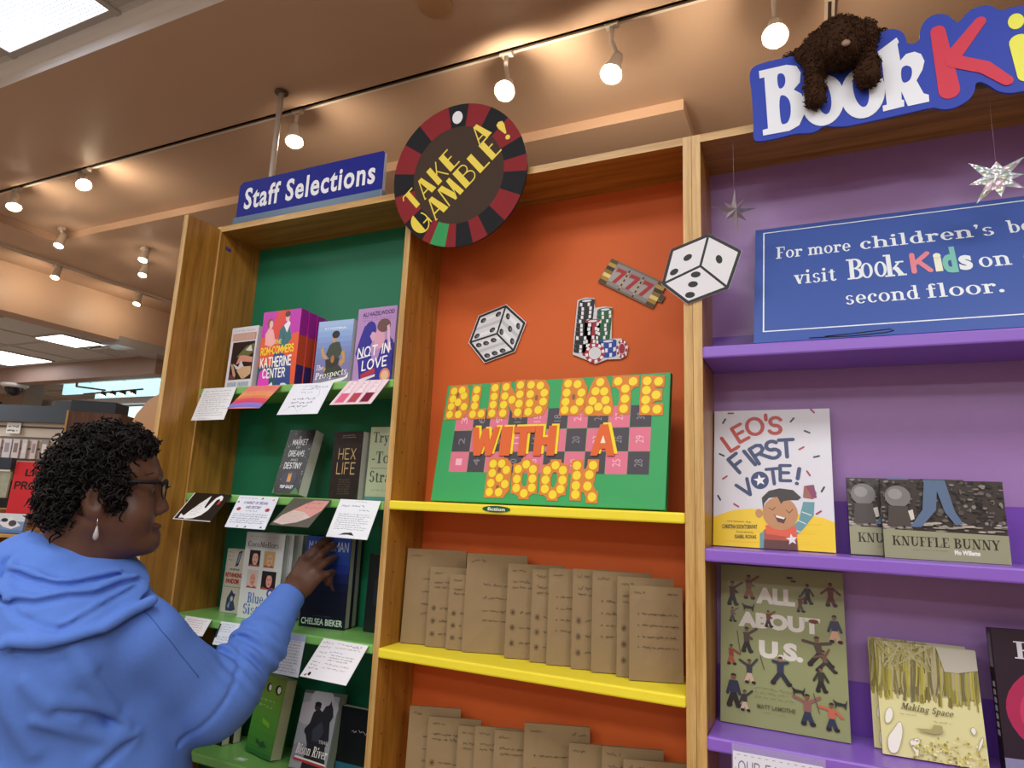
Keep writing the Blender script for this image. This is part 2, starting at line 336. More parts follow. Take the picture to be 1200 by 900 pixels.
# ---------------------------------------------------------------- the room
PAINT = M('#cdae95', .42, .3, noise=.02, nscale=3)
TILE = M('#d9d7d5', .9, .2, noise=.12, nscale=60, bump=.5, bscale=120)
TRIMW = M('#b9b6b2', .45)
def flat(name, x0, x1, y0, y1, z, m, up=False):
    g = G(); g.box(x0, x1, y0, y1, z, z + .03, m) if not up else g.box(x0, x1, y0, y1, z - .05, z, m); return struct(name, g)
flat('floor', -9, 5, -6, 4.2, 0, M('#8a7d70', .9, .1, noise=.15, nscale=80), True)
for n, b in [('wall_back', (-9, 5, 4.2, 4.3, 0, 3.2)), ('wall_front', (-9, 5, -6.1, -6, 0, 3.2)), ('wall_left', (-9.1, -9, -6, 4.2, 0, 3.2)), ('wall_right', (5, 5.1, -6, 4.2, 0, 3.2))]:
    struct(n, G().box(*b, M('#d2b69c', .7)))
# tiled near ceiling with its metal grid
g = G(); g.box(-4.15, 5, -6, -.19, 3.10, 3.13, TILE)
y = -.23
while y > -6: g.box(-4.15, 5, y - .012, y + .012, 3.094, 3.1, TRIMW); y -= .6
xx = -1.135 - .6 * 5
while xx < 5: g.box(xx - .012, xx + .012, -6, -.19, 3.095, 3.1, TRIMW); xx += .6
struct('ceiling', g)
g = G()
prof = [(-.19, 3.10), (-.165, 3.098), (-.150, 3.088), (-.143, 3.07), (-.14, 3.05), (-.14, 3.13), (-.19, 3.13)]
vs = [(x, a, b) for x in (-4.15, 5) for a, b in prof]; n = len(prof)
g.add(vs, [(i, (i + 1) % n, n + (i + 1) % n, n + i) for i in range(n)], M('#ecebe9', .4)); struct('trim_1', g)
flat('ceiling_near_band', -4.15, 5, -.14, .405, 3.05, PAINT)
# shallow recess that carries the light track
g = G(); g.box(-3.4, 5, .405, .95, 3.09, 3.12, PAINT); g.box(.565, 5, .95, 4.2, 3.09, 3.12, PAINT)
g.box(-4.15, 5, .395, .405, 3.05, 3.09, PAINT); g.box(-3.41, -3.4, .405, .95, 3.05, 3.09, PAINT)
struct('ceiling_recess', g)
g = G(); g.box(-4.15, .565, .95, 4.2, 3.045, 3.12, PAINT); g.box(-4.15, -3.41, .405, .95, 3.045, 3.12, PAINT); struct('ceiling_far_panel', g)
# bulkhead and the lower tiled ceiling of the next room
struct('wall_bulkhead', G().box(-4.35, -4.15, -6, 4.2, 2.70, 3.12, PAINT))
struct('trim_2', G().box(-4.36, -4.14, 1.95, 3.2, 2.66, 2.735, M('#cfd6dc', .18, .8, .6)))
g = G(); g.box(-9, -4.35, -6, 4.2, 2.70, 2.75, TILE)
y = -6
while y < 4.2: g.box(-9, -4.35, y - .012, y + .012, 2.694, 2.7, TRIMW); y += .6
xx = -4.8
while xx > -9: g.box(xx - .012, xx + .012, -6, 4.2, 2.695, 2.7, TRIMW); xx -= .6
struct('ceiling_lower', g)
struct('ceiling_beam', G().box(-9, -4.35, 2.45, 2.6, 2.53, 2.70, M('#a5897a', .5)))
struct('wall_column', G().box(-7.45, -7.1, 2.9, 3.1, 0, 2.7, M('#8f7868', .6)))
# bright glazed panels on the far side: daylight through frosted glass
g = G()
struct('window_1', G().box(-7.10, -6.51, 3.3, 3.33, 2.575, 2.71, M('#bfe9f2', .3, emit=.95)))
struct('window_2', G().box(-6.48, -5.30, 3.3, 3.33, 2.49, 2.70, M('#c9eef4', .3, emit=1.0)))
struct('window_3', G().box(-6.34, -5.5, 3.3, 3.33, 2.20, 2.40, M('#d5f3f6', .3, emit=1.0)))
struct('trim_3', G().box(-7.6, -5.2, 3.22, 3.30, 2.42, 2.49, M('#c7c3c4', .3)))

# ---------------------------------------------------------------- the three bookcases
TOP, UND, DEP = 2.345, 2.326, .1632
def peg_holes(g, x, sgn, ys=(.035, .125)):
    for yy in ys:
        for k in range(24):
            z = .5 + k * .075
            g.add([(x + sgn * .0003, yy + .0022 * math.cos(a), z + .0022 * math.sin(a)) for a in [2 * math.pi * i / 8 * sgn for i in range(8)]], [tuple(range(8))], M('#3a2410'))
def shelf(parent, x0, x1, z, m, th=.0225, y0=-.004):
    g = G(); g.box(x0, x1, y0, DEP, z - th, z, m)
    o = g.obj('shelf', parent, bevel=.004); return o
def bookcase(name, label, ox, parts):
    t = root(name, (ox, 0, 0), label, 'bookcase', 'bookcases along the wall'); parts(t); return t
X_L0, X_L1, X_C0, X_C1, X_R0 = -.7285, -.0173, 0.0, .727, .7655
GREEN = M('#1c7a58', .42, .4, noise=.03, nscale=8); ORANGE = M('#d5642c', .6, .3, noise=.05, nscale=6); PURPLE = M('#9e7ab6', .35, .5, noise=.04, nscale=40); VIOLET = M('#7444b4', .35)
YEL = M('#f5e236', .5, .4, noise=.04, nscale=30, bump=.25, bscale=25); LIME = M('#80bd62', .3, .5, noise=.06, nscale=20); LILAC = M('#8d62c9', .33, .5, noise=.04, nscale=20)
def back(parent, x0, x1, m, strips=(), ms=None):
    g = G(); g.box(x0, x1, DEP, DEP + .012, .05, UND, m)
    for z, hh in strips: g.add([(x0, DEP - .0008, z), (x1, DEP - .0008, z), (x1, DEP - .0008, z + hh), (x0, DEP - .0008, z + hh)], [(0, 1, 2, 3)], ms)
    return g.obj('back_panel', parent)
def left_parts(t):
    ox = t.location.x; L = lambda x: x - ox
    G().box(L(-.7475), L(X_L0), 0, DEP + .012, 0, TOP, OAK, OAK_LIT).obj('side_panel', t)
    G().box(L(-.7545), L(-.7355), -.118, 0, 0, 2.335, OAK, OAK_LIT).obj('end_panel', t)
    G().box(L(X_L0), L(X_L1), 0, DEP + .012, UND, TOP, OAKH, OAKH_LIT).obj('top_panel', t)
    back(t, L(X_L0), L(X_L1), GREEN)
    for z in (1.8133, 1.499, 1.1564, .8147, .45): shelf(t, L(X_L0), L(X_L1), z, LIME)
    G().box(L(X_L0), L(X_L1), .01, DEP, 0, .09, OAKH).obj('kick_board', t)
    g = G(); a = Art(g, .022, .010); g.box(0, .022, 0, .0004, 0, .010, M('#2c2f8e', .3)); a.fit('green', .12, .25, .88, .75, '#6d74d0')
    o = g.obj('sticker', t, (L(X_L0) + .0006, .022, 2.276), (0, math.radians(8), math.radians(90)))
bookcase('bookcase', 'oak bookcase with dark green back and lime shelf edges, beside the woman', -.38, left_parts)
def center_parts(t):
    ox = t.location.x; L = lambda x: x - ox
    g = G().box(L(X_L1), L(X_C0), 0, DEP + .012, 0, TOP, OAK, OAK_LIT); peg_holes(g, L(X_C0), 1); g.obj('side_panel', t)
    G().box(L(X_C1), L(.7458), 0, DEP + .012, 0, TOP, OAK, OAK_LIT).obj('side_panel', t)
    G().box(L(X_C0), L(X_C1), 0, DEP + .012, UND, TOP, OAKH, OAKH_LIT).obj('top_panel', t)
    back(t, L(X_C0), L(X_C1), ORANGE)
    for z in (1.502, 1.1516, .802, .45): shelf(t, L(X_C0), L(X_C1), z, YEL, y0=-.006)
    G().box(L(X_C0), L(X_C1), .01, DEP, 0, .09, OAKH).obj('kick_board', t)
bookcase('bookcase', 'oak bookcase with orange back and yellow shelves, the middle one of three', .363, center_parts)
def right_parts(t):
    ox = t.location.x; L = lambda x: x - ox; E = 1.54
    G().box(L(.7465), L(X_R0), 0, DEP + .012, 0, TOP, OAK, OAK_LIT).obj('side_panel', t)
    G().box(L(E), L(E + .019), 0, DEP + .012, 0, TOP, OAK, OAK_LIT).obj('side_panel', t)
    G().box(L(X_R0), L(E), 0, DEP + .012, UND, TOP, OAKH, OAKH_LIT).obj('top_panel', t)
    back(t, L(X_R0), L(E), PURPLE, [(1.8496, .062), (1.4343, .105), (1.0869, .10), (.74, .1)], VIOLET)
    for z in (1.8496, 1.4343, 1.0869, .74, .4): shelf(t, L(X_R0), L(E), z, LILAC, .026)
    G().box(L(X_R0), L(E), .01, DEP, 0, .09, OAKH).obj('kick_board', t)
bookcase('bookcase', 'oak bookcase with purple back and lilac shelves holding picture books', 1.15, right_parts)
# small printed tag on the yellow shelf edge
g = G(); g.prism(ell(0, 0, .036, .0075, 20), -.0012, 0, M('#1f5a38', .3)); a = Art(g, .05, .010, -.0012, -.025, -.005); a.fit('fiction', .05, .1, .95, .9, '#e8f0e6', bold=.03)
tag(g.obj('shelf_tag', None, (.30, -.0065, 1.492)), 'small oval dark green tag lettered in white on the yellow shelf edge', 'tag')

# ---------------------------------------------------------------- ceiling fixtures
WHITE = M('#e6ddd0', .4)
def rail(name, x0, x1, y0, y1, z0, z1, label, cat='track'):
    g = G(); g.box(x0, x1, y0, y1, z0, z1, WHITE)
    if x1 - x0 > y1 - y0: g.box(x0, x1, (y0 + y1) / 2 - .005, (y0 + y1) / 2 + .005, z0 - .0006, z0 + .002, M('#4a3420'))
    else: g.box((x0 + x1) / 2 - .005, (x0 + x1) / 2 + .005, y0, y1, z0 - .0006, z0 + .002, M('#4a3420'))
    return tag(g.obj(name), label, cat)
rail('track_rail', -3.35, 4.5, .412, .446, 3.068, 3.09, 'long white lighting track on the ceiling above the bookcases')
rail('track_rail', -3.82, -3.785, .2, 4.0, 3.028, 3.045, 'white lighting track running away along the far ceiling by the bulkhead')
rail('track_rail', 1.058, 1.086, .60, 1.9, 3.075, 3.09, 'bare white rail on the ceiling behind the plush animal')
def lamp(loc, ztop, label, aim, spill, p=6, q=2.5, r=.037, group='track lights on the ceiling tracks'):
    x, y, z = loc; t = root('track_light', (x, y, ztop), label, 'spotlight', group)
    dz = z - ztop; A = Vector(aim).normalized(); b = Vector((0, 0, dz))
    G().box(-.022, .022, -.014, .014, -.02, 0, WHITE).obj('mount', t, bevel=.003)
    piv = b - A * .085
    G().tube([(0, 0, -.018), (0, 0, piv.z * .6), piv - A * .012], .008, WHITE, 8).obj('stem', t)
    G().lathe([(.0, -.1), (.017, -.1), (.02, -.085), (.022, -.05), (r * .95, -.012), (r, 0), (r * .93, 0), (r * .85, -.01)], WHITE, b, A, 20).obj('housing', t)
    G().lathe([(0, .006), (r * .5, .004), (r * .86, -.006), (r * .7, -.03), (0, -.035)], M('#ffe9c4', .3, emit=34), b, A, 20).obj('bulb', t)
    for nm, d, e, ang, bl in (('spot_beam', A, p, 75, .6), ('spot_spill', Vector(spill).normalized(), q, 165, 1.0)):
        if e <= 0: continue
        ld = bpy.data.lights.new(nm, 'SPOT'); ld.energy = e; ld.color = WARM; ld.spot_size = math.radians(ang); ld.spot_blend = bl; ld.shadow_soft_size = .03
        lo = bpy.data.objects.new(nm, ld); col.objects.link(lo); lo.parent = t; lo.location = b + A * .03
        lo.rotation_euler = d.to_track_quat('-Z', 'Y').to_euler()
UPB = (.1, .75, .65)
for loc, lab, aim in [((-2.8522, .429, 2.954), 'track light nearest the left edge of the photo, below the tiled ceiling', (.35, -.1, -.9)), ((-2.2707, .429, 2.977), 'track light second from the left, left of the metal pole', (.5, -.1, -.7)),
                      ((-.9038, .429, 2.9225), 'track light just right of the metal pole above the blue name sign', (.25, -.2, -.9)), ((.0462, .429, 2.9144), 'glaring track light right above the round roulette wheel sign', (.15, -.55, -.7)),
                      ((.4267, .429, 2.8792), 'track light hanging lowest, right of the roulette wheel sign', (-.1, -.4, -.9)), ((.9171, .429, 2.8729), 'track light beside the brown plush animal on its left', (.0, -.5, -.85))]:
    lamp(loc, 3.07, lab, aim, UPB, 5, 15 if loc[0] > -.5 else 6)
for loc, lab in [((-3.803, 1.2037, 2.935), 'small far track light in front of the peach bulkhead, left one'), ((-3.803, 1.8223, 2.93), 'small far track light by the end of the oak bookcase, lowest of its cluster'),
                 ((-3.229, .8822, 2.965), 'tiny far track light just below the left end of the pale ceiling step'), ((-3.1381, 1.384, 2.94), 'tiny far track light left of the oak end panel, lower of a close pair'), ((-2.9055, 1.2141, 2.955), 'tiny far track light left of the oak end panel, upper of a close pair')]:
    lamp(loc, 3.03 if loc[0] < -3.5 else (3.09 if loc[1] < .9 else 3.045), lab, (.2, -.3, -.9), (-.9, 0, .2) if loc[0] < -3.5 else (0, .3, .8), 3, 4 if loc[0] < -3.5 else 1.5, .028)
t = root('ceiling_troffer', (-1.42, -.8, 3.1), 'bright fluorescent ceiling panel set in the white tiled ceiling at upper left', 'light')
g = G()
for b in [(-.31, -.285, -.615, .6), (.285, .31, -.615, .6), (-.285, .285, -.615, -.59), (-.285, .285, .575, .6)]: g.box(*b, -.012, 0, TRIMW)
g.obj('frame', t)
g = G().box(-.285, .285, -.59, .575, -.008, -.003, M('#f3f6ff', .4, emit=2.2)); k = M('#b4bed4', .4, emit=.8)
for i in range(40):
    for j in range(60):
        x, y = -.28 + i * .0140, .57 - j * .0140; g.add([(x, y, -.0084), (x, y - .0075, -.0084), (x + .0075, y - .0075, -.0084), (x + .0075, y, -.0084)], [(0, 1, 2, 3)], k)
g.obj('lens', t)
for loc, sx, sy, lab in [((-4.6, 1.83, 2.7), .17, .16, 'white fluorescent panel in the far lower ceiling, right one'), ((-6.05, 2.12, 2.7), .35, .22, 'white fluorescent panel in the far lower ceiling at the left edge')]:
    t = root('ceiling_troffer', loc, lab, 'light'); G().box(-sx - .02, sx + .02, -sy - .02, sy + .02, -.012, -.001, TRIMW).obj('frame', t); G().box(-sx, sx, -sy, sy, -.016, -.012, M('#f3f6ff', .4, emit=4)).obj('lens', t)
t = root('air_vent', (-4.53, 2.22, 2.695), 'slatted air vent in the far lower ceiling beside the light panel', 'vent')
G().box(-.17, .17, -.15, .15, -.004, 0, M('#202020')).obj('backing', t); g = G()
for k in range(6): g.box(-.16, .16, -.145 + k * .05, -.12 + k * .05, -.014, -.004, M('#d8d5d0'))
g.box(-.18, -.16, -.16, .16, -.014, 0, M('#d8d5d0')).box(.16, .18, -.16, .16, -.014, 0, M('#d8d5d0')); g.obj('louvre', t)
tag(G().lathe([(0, -.012), (.05, -.012), (.056, -.006), (.056, 0), (0, 0)], M('#b89068', .5), n=32).obj('ceiling_plate', None, (-.061, .1265, 3.05)), 'round blank plate on the brown ceiling above the roulette wheel sign', 'plate')
g = G().tube([(0, 0, 0), (0, 0, -.66)], .0105, M('#cdc5bb', .3), 12).lathe([(.0105, -.006), (.026, -.005), (.026, 0), (0, 0)], M('#5a4636', .5), n=20)
tag(g.obj('ceiling_pole', None, (-.856, .29, 3.045)), 'slim metal pole dropping from the brown ceiling behind the blue name sign', 'pole')
# ---------------------------------------------------------------- books
def book(name, label, group, pos, yaw, lean, w, h, t, cover, art=None, spine=None, pages='#e9e6da', hard=False, cat='book', rough=.35):
    pos = (pos[0], pos[1], pos[2] + t * math.sin(lean) + .0003)
    b = root(name, pos, label, cat, group, (-lean, 0, yaw))
    mc = M(cover, rough); ms = M(spine or cover, rough); bt = .0024 if hard else .0009; ins = .003 if hard else .0006
    g = G(); g.box(0, w, 0, bt, 0, h, ms, mc); g.box(0, w, t - bt, t, 0, h, ms, ms); g.box(0, bt, bt, t - bt, 0, h, ms)
    if art: art(Art(g, w, h, rough=rough, clip=True))
    g.obj('cover', b)
    G().box(bt, w - ins, bt, t - bt, ins, h - ins, M(pages, .8, noise=.05, nscale=400)).obj('pages', b)
    return b
GL = 'paperbacks and hardbacks facing out on the green shelves'
def art_A(a):
    a.rect(0, 0, 1, 1, '#e6e6ee'); a.rect(.1, .16, .94, .76, '#2b1d1c'); a.rect(.06, .78, .95, .9, '#c99a88')
    [a.rect(.08 + i * .046, .79, .08 + i * .046 + .022, .89, '#e2c8bc') for i in range(18)]; a.scrib(.08, .92, .92, .97, 1, '#8a8a92', 3)
    a.poly([(.3, .52), (.62, .68), (.92, .72), (.94, .58), (.6, .48)], '#6d7145'); a.poly([(.32, .4), (.42, .54), (.6, .54), (.92, .5), (.92, .42), (.6, .44)], '#d99a86'); a.poly([(.2, .42), (.42, .36), (.5, .46), (.66, .34), (.5, .3), (.34, .33)], '#d9d6da')
    a.poly([(.12, .42), (.22, .4), (.36, .24), (.34, .18), (.28, .2)], '#c9a07c'); a.poly([(.38, .3), (.56, .36), (.9, .36), (.92, .24), (.7, .17), (.56, .22), (.74, .17), (.6, .17)], '#d9b48e'); a.poly([(.62, .62), (.8, .7), (.88, .6), (.78, .6)], '#e4e2dc'); a.poly([(.1, .16), (.3, .16), (.34, .2), (.12, .26)], '#6d3c58')
    [a.rect(.1 + i * .05, .05, .1 + i * .05 + .028, .12, '#8aa4c4') for i in range(16) if i != 7]
book('paperback', 'white paperback with a dark reclining figure painting, leftmost on the top green shelf', GL, (-.680, .044, 1.8133), -.05, .02, .117, .2003, .026, '#e6e6ee', art_A, '#d4d4dc', '#eceae6')
def art_B(a):
    a.rect(0, 0, 1, 1, '#c51fb4'); a.poly([(0, .25), (1, .25), (1, .66), (0, .66)], '#e8562a'); a.poly([(.2, .6), (.42, .6), (.72, 1), (.38, 1)], '#e23c26'); a.poly([(0, 0), (1, 0), (1, .28), (0, .28)], '#1e5560')
    a.poly([(.62, .44), (1, .28), (1, .0), (.55, .0), (.35, .3), (.4, .46)], '#27438c'); a.poly([(.82, .68), (1, .7), (1, .0), (.9, 0), (.86, .3)], '#ea5a22')
    a.poly([(.02, 0), (.06, .2), (.18, .26), (.32, .16), (.34, 0)], '#e83bc8'); a.poly([(.12, .62), (.1, .7), (.18, .78), (.3, .76), (.36, .66), (.4, .58), (.3, .53), (.12, .56)], '#f6b4b4'); a.ell(.2, .85, .085, .06, '#8a4038'); a.ell(.235, .825, .05, .055, '#f2c0b0')
    a.poly([(.46, .58), (.48, .74), (.6, .82), (.74, .78), (.82, .62), (.74, .56), (.7, .5), (.56, .52)], '#2b6d78'); a.poly([(.58, .8), (.68, .7), (.75, .82), (.7, .86)], '#f2f2f6'); a.ell(.66, .9, .05, .055, '#f0c0a8'); a.ell(.655, .945, .07, .04, '#4a2028'); a.poly([(.56, .73), (.64, .62), (.6, .6)], '#245a66')
    a.fit('THE', .38, .56, .56, .62, '#f7e11c', 'k', w=.2); a.fit('ROM-COMMERS', .03, .43, .9, .54, '#f9e31a', 'k', w=.2, gap=.25, rot=3); a.fit('KATHERINE', .05, .26, .87, .4, '#fbfbf8', 'k', w=.2, gap=.3, rot=2); a.fit('CENTER', .14, .12, .74, .25, '#fbfbf8', 'k', w=.2, gap=.3, rot=1); a.poly([(.28, .0), (.42, .07), (.45, .02), (.46, 0)], '#e8eef0'); a.poly([(.62, .0), (.66, .05), (.75, .05), (.84, .02), (.8, 0)], '#e4f0f0')
for k, lab in enumerate(['magenta and orange illustrated romance paperback, front copy of the stack on the top green shelf', 'magenta copy right behind the front magenta romance paperback', 'third magenta romance copy from the front of the stack', 'rearmost magenta romance copy in the stack, against the green back']):
    b = book('romance_paperback', lab, 'stacked magenta romance copies', (-.5345 + .003 * k, .0300 + .0322 * k, 1.8133), -.016, .0, .150, .2345 - .003 * k, .031, '#c51fb4', art_B, '#b01c98', '#8a3a78' if k % 2 == 0 else '#b8484a')
    side = G(); s_ = Art(side, .03, .23); t_ = .031
    for z0, z1, c in ((0, .28, '#3a2a6c'), (.28, .66, '#cc4a2c'), (.66, 1, '#a31a98')):
        hh = .2345 - .003 * k; side.add([(.1502, .001, z0 * hh), (.1502, t_ - .001, z0 * hh), (.1502, t_ - .001, z1 * hh), (.1502, .001, z1 * hh)], [(0, 1, 2, 3)], M(c, .5))
    side.obj('page_edge', b)
def art_C(a):
    for i in range(12):
        v = i / 12; a.rect(0, v, 1, v + .085, ['#8f8ca0', '#8a7fa8', '#8579ac', '#7f7ab2', '#7a7fba', '#7686c0', '#7a8ec8', '#7f98d0', '#86a4da', '#8fb0e2', '#9abae8', '#a4c2ec'][i])
    a.fit('KT HOFFMAN', .2, .86, .8, .9, '#e8eef8', bold=.02); a.poly([(.3, .48), (.38, .62), (.5, .67), (.66, .66), (.76, .5), (.66, .42), (.42, .4)], '#3a4434'); a.ell(.5, .72, .07, .065, '#c79a74'); a.ell(.53, .78, .11, .06, '#1c1a1a'); a.poly([(.14, .55), (.2, .63), (.23, .52), (.3, .46), (.36, .42), (.3, .4), (.2, .44)], '#c9a05c'); a.poly([(.72, .5), (.82, .54), (.86, .36), (.74, .28), (.7, .36), (.78, .4)], '#c99a48')
    a.poly([(.3, .4), (.7, .42), (.66, .26), (.34, .22)], '#2a2c26'); a.ell(.5, .4, .05, .06, '#b8703a'); a.poly([(.28, .26), (.7, .3), (.86, .2), (.7, .12), (.3, .12)], '#333a2c'); a.poly([(.3, .2), (.24, .3), (.34, .26)], '#c9a05c')
    a.fit('The', .06, .24, .26, .32, '#f4f6f2', 's', shear=.25); a.fit('Prospects', .05, .1, .94, .23, '#f6f8f4', 's', rot=7, shear=.25); a.poly([(.06, .03), (.9, .12), (.99, .19), (.97, .11), (.8, .06), (.08, .0)], '#f4f6f4'); a.rect(.0, 0, .9, .02, '#6f7f78')
book('paperback', 'blue and mauve paperback showing a dark-haired figure in green, beside the magenta stack', GL, (-.3300, .0436, 1.8133), .008, .018, .1257, .1924, .026, '#9aa6d0', art_C, '#8f9ac4', '#d8d8dc')
def art_D(a):
    a.rect(0, 0, 1, 1, '#b68cc4'); a.fit('ALI HAZELWOOD', .12, .89, .94, .95, '#4a2a68', bold=.04, rot=2); a.scrib(.12, .82, .92, .88, 2, '#6a4a88', 9); a.poly([(.02, .4), (.12, .62), (.2, .76), (.36, .8), (.48, .74), (.5, .62), (.4, .5), (.5, .2), (.94, .2), (1, .5), (.86, .62), (.98, .3), (1, 0), (.2, 0), (.1, .3)], '#241c94'); a.ell(.36, .7, .15, .12, '#241c94')
    a.poly([(.72, .56), (.96, .56), (.99, .0), (.2, .0), (.26, .2), (.6, .3)], '#241c94'); a.poly([(.36, .62), (.42, .68), (.5, .66), (.52, .58), (.44, .54)], '#d8a8c0'); a.poly([(.5, .64), (.56, .72), (.72, .68), (.76, .56), (.7, .46), (.56, .44), (.48, .5)], '#d9a0b8'); a.ell(.7, .75, .17, .09, '#6a4440'); a.poly([(.78, .74), (.84, .76), (.9, .5), (.94, .42), (.84, .42), (.82, .56)], '#dfb8c8')
    a.poly([(.2, .12), (.55, .2), (.58, .14), (.24, .06)], '#b8243c'); a.poly([(.18, .06), (.58, .12), (.58, .09), (.2, .02)], '#e8dce8'); a.fit('NOT IN', .08, .36, .9, .5, '#faf8fb', 'k', w=.17, gap=.3, rot=6, shear=.15); a.line([(.1, .33), (.42, .37)], '#faf8fb', .022); a.fit('LOVE', .22, .19, .86, .33, '#faf8fb', 'k', w=.17, gap=.28, rot=8, shear=.15); a.ell(.83, .1, .13, .09, '#e08868'); a.ell(.83, .1, .09, .06, '#ecc09c', 16)
book('paperback', 'lilac romance paperback with a navy-haired couple, rightmost on the top green shelf', GL, (-.1902, .0437, 1.8133), -.012, .019, .1331, .2189, .022, '#b68cc4', art_D, '#a880b8', '#d9cfe0')
def art_E(a):
    a.rect(0, 0, 1, 1, '#17181c'); R = random.Random(5)
    for i in range(90):
        u, v = R.random(), R.random()
        if .2 < u < .85 and .3 < v < .9: continue
        a.g and a.ell(u, v, R.uniform(.01, .03), R.uniform(.006, .014), R.choice(['#5f666c', '#8a9096', '#3a4450']), 6)
    a.fit('A', .46, .86, .54, .9, '#d8dade', bold=.03); a.fit('MARKET', .25, .75, .83, .85, '#eceef0', 'k', w=.2); a.fit('OF', .44, .7, .6, .735, '#d8dade'); a.fit('DREAMS', .22, .57, .82, .67, '#eceef0', 'k', w=.2); a.fit('AND', .36, .5, .64, .54, '#d8dade'); a.fit('DESTINY', .18, .38, .84, .48, '#eceef0', 'k', w=.2)
    a.ell(.5, .24, .3, .11, '#2a2c48'); a.poly([(.44, .18), (.44, .3), (.48, .32), (.5, .27), (.53, .32), (.57, .3), (.58, .18)], '#d89a34'); a.poly([(.0, 0), (.05, .1), (.1, .0)], '#3f7a3c'); a.poly([(.7, 0), (.85, .1), (1, .02), (1, 0)], '#3f7a3c'); a.fit('TRIP GALEY', .24, .08, .76, .13, '#e4e6e8', bold=.04)
book('paperback', 'thick black paperback with curly white title leaning on the second green shelf', GL, (-.4256, .0294, 1.499), -.047, .241, .1008, .1897, .036, '#17181c', art_E, '#17181c', '#cfd0c8')
def art_F(a):
    a.rect(0, 0, 1, 1, '#1d1614'); R = random.Random(8)
    for i in range(60): a.ell(R.choice([R.uniform(0, .14), R.uniform(.86, 1), R.random()]), R.choice([R.uniform(.86, 1), R.uniform(0, .12), R.uniform(.2, .9)]), .012, .007, R.choice(['#4a3a30', '#3a2c26', '#5a4a3c']), 6)
    a.fit('HEX', .22, .58, .82, .75, '#c9a878', 'k', w=.1, gap=.3); a.fit('LIFE', .2, .36, .84, .54, '#c9a878', 'k', w=.1, gap=.3); a.scrib(.3, .9, .78, .96, 2, '#b8a890', 2); a.scrib(.3, .06, .74, .3, 7, '#8a7860', 12, .0005)
book('paperback', 'black paperback with tan spidery title HEX LIFE on the second green shelf', GL, (-.2413, .0507, 1.499), -.084, .022, .1053, .1828, .036, '#1d1614', art_F, '#1d1614', '#b9bab0')
def art_G(a):
    a.rect(0, 0, 1, 1, '#a9b394'); a.rect(0, 0, 1, .05, '#4e8a84'); a.fit('Try', .1, .74, .62, .93, '#3c4a3c', 's'); a.fit('-To-', .12, .5, .8, .66, '#3c4a3c', 's'); a.rect(.1, .43, .9, .436, '#3c4a3c'); a.fit('Stran', .1, .24, .98, .4, '#3c4a3c', 's'); a.scrib(.2, .12, .7, .16, 1, '#5c6a5c', 4)
book('paperback', 'sage green paperback half hidden behind the oak upright, second green shelf', GL, (-.1187, .0501, 1.499), .011, .028, .099, .1954, .02, '#a9b394', art_G, '#9aa488', '#cfd0c4')
def art_H(a):
    a.rect(0, 0, 1, 1, '#c9c4b4'); a.rect(.05, .395, .97, .402, '#6a6a70'); a.rect(.05, .0, .06, 1, '#8a8a84')
    for v in (.92, .86, .8): a.scrib(.1, v, .4, v + .05, 1, '#3a4870', int(v * 100), .0009)
    a.poly([(.62, .96), (.8, .98), (.66, .74), (.5, .72)], '#2c3450'); a.poly([(.66, .94), (.74, .95), (.64, .78), (.56, .77)], '#8a94b0'); a.fit('LIFE BEYOND', .25, .66, .75, .69, '#4a4a58', bold=.03); a.fit('RETHINKING', .06, .55, .94, .62, '#b83a30', bold=.06); a.fit('FANDOM', .12, .45, .8, .53, '#b83a30', bold=.06)
    a.poly([(.28, .1), (.3, .22), (.5, .36), (.62, .3), (.72, .3), (.66, .2), (.8, .06), (.6, .03), (.3, .03)], '#2f4468'); a.ell(.55, .22, .07, .04, '#c9c4b4'); a.poly([(.36, .1), (.5, .2), (.46, .07)], '#9aa4b8')
book('paperback', 'small cream paperback with red title and blue figure, leftmost on the third green shelf', GL, (-.6476, .0982, 1.1564), .003, .03, .076, .182, .018, '#c9c4b4', art_H, '#b8b4a4')
def art_I(a):
    a.rect(0, 0, 1, 1, '#d9dbd8'); a.scrib(.08, .94, .9, .97, 1, '#9a9c9c', 6); a.fit('CocoMellors', .07, .83, .86, .895, '#4a4a44', 's')
    for (u0, v0, u1, v1), bg, fc, hr in [((.14, .6, .42, .79), '#2c2226', '#e0b0a0', '#1a1416'), ((.52, .6, .8, .79), '#b08a5c', '#d9b08c', '#c9a068'), ((.14, .35, .42, .56), '#d8c8bc', '#d89c88', '#d4c4b8'), ((.52, .35, .88, .56), '#241c20', '#e09c90', '#171214')]:
        a.rect(u0, v0, u1, v1, hr); cu, cv = (u0 + u1) / 2, (v0 + v1) / 2; a.poly([(u0, v0), (u0 + .05, v0 + .03), (cu, v0 + .01), (u1 - .06, v0 + .03), (u1, v0)], '#a84a44'); a.ell(cu + .015, cv - .005, .075, .075, fc); a.poly(ell(cu + .015, cv + .05, .085, .045, 10, 10, 170), hr); a.ell(cu - .015, cv + .01, .013, .006, '#2a1a1a', 8); a.ell(cu + .045, cv + .01, .013, .006, '#2a1a1a', 8); a.ell(cu + .015, cv - .04, .022, .008, '#a8302c', 8)
    a.fit('Blue', .22, .18, .62, .3, '#2c62b0', 's'); a.fit('Sisters', .14, .05, .86, .17, '#2c62b0', 's'); a.ell(.78, .31, .09, .055, '#3a4a9c'); a.ell(.78, .31, .05, .03, '#d9dbe8', 12)
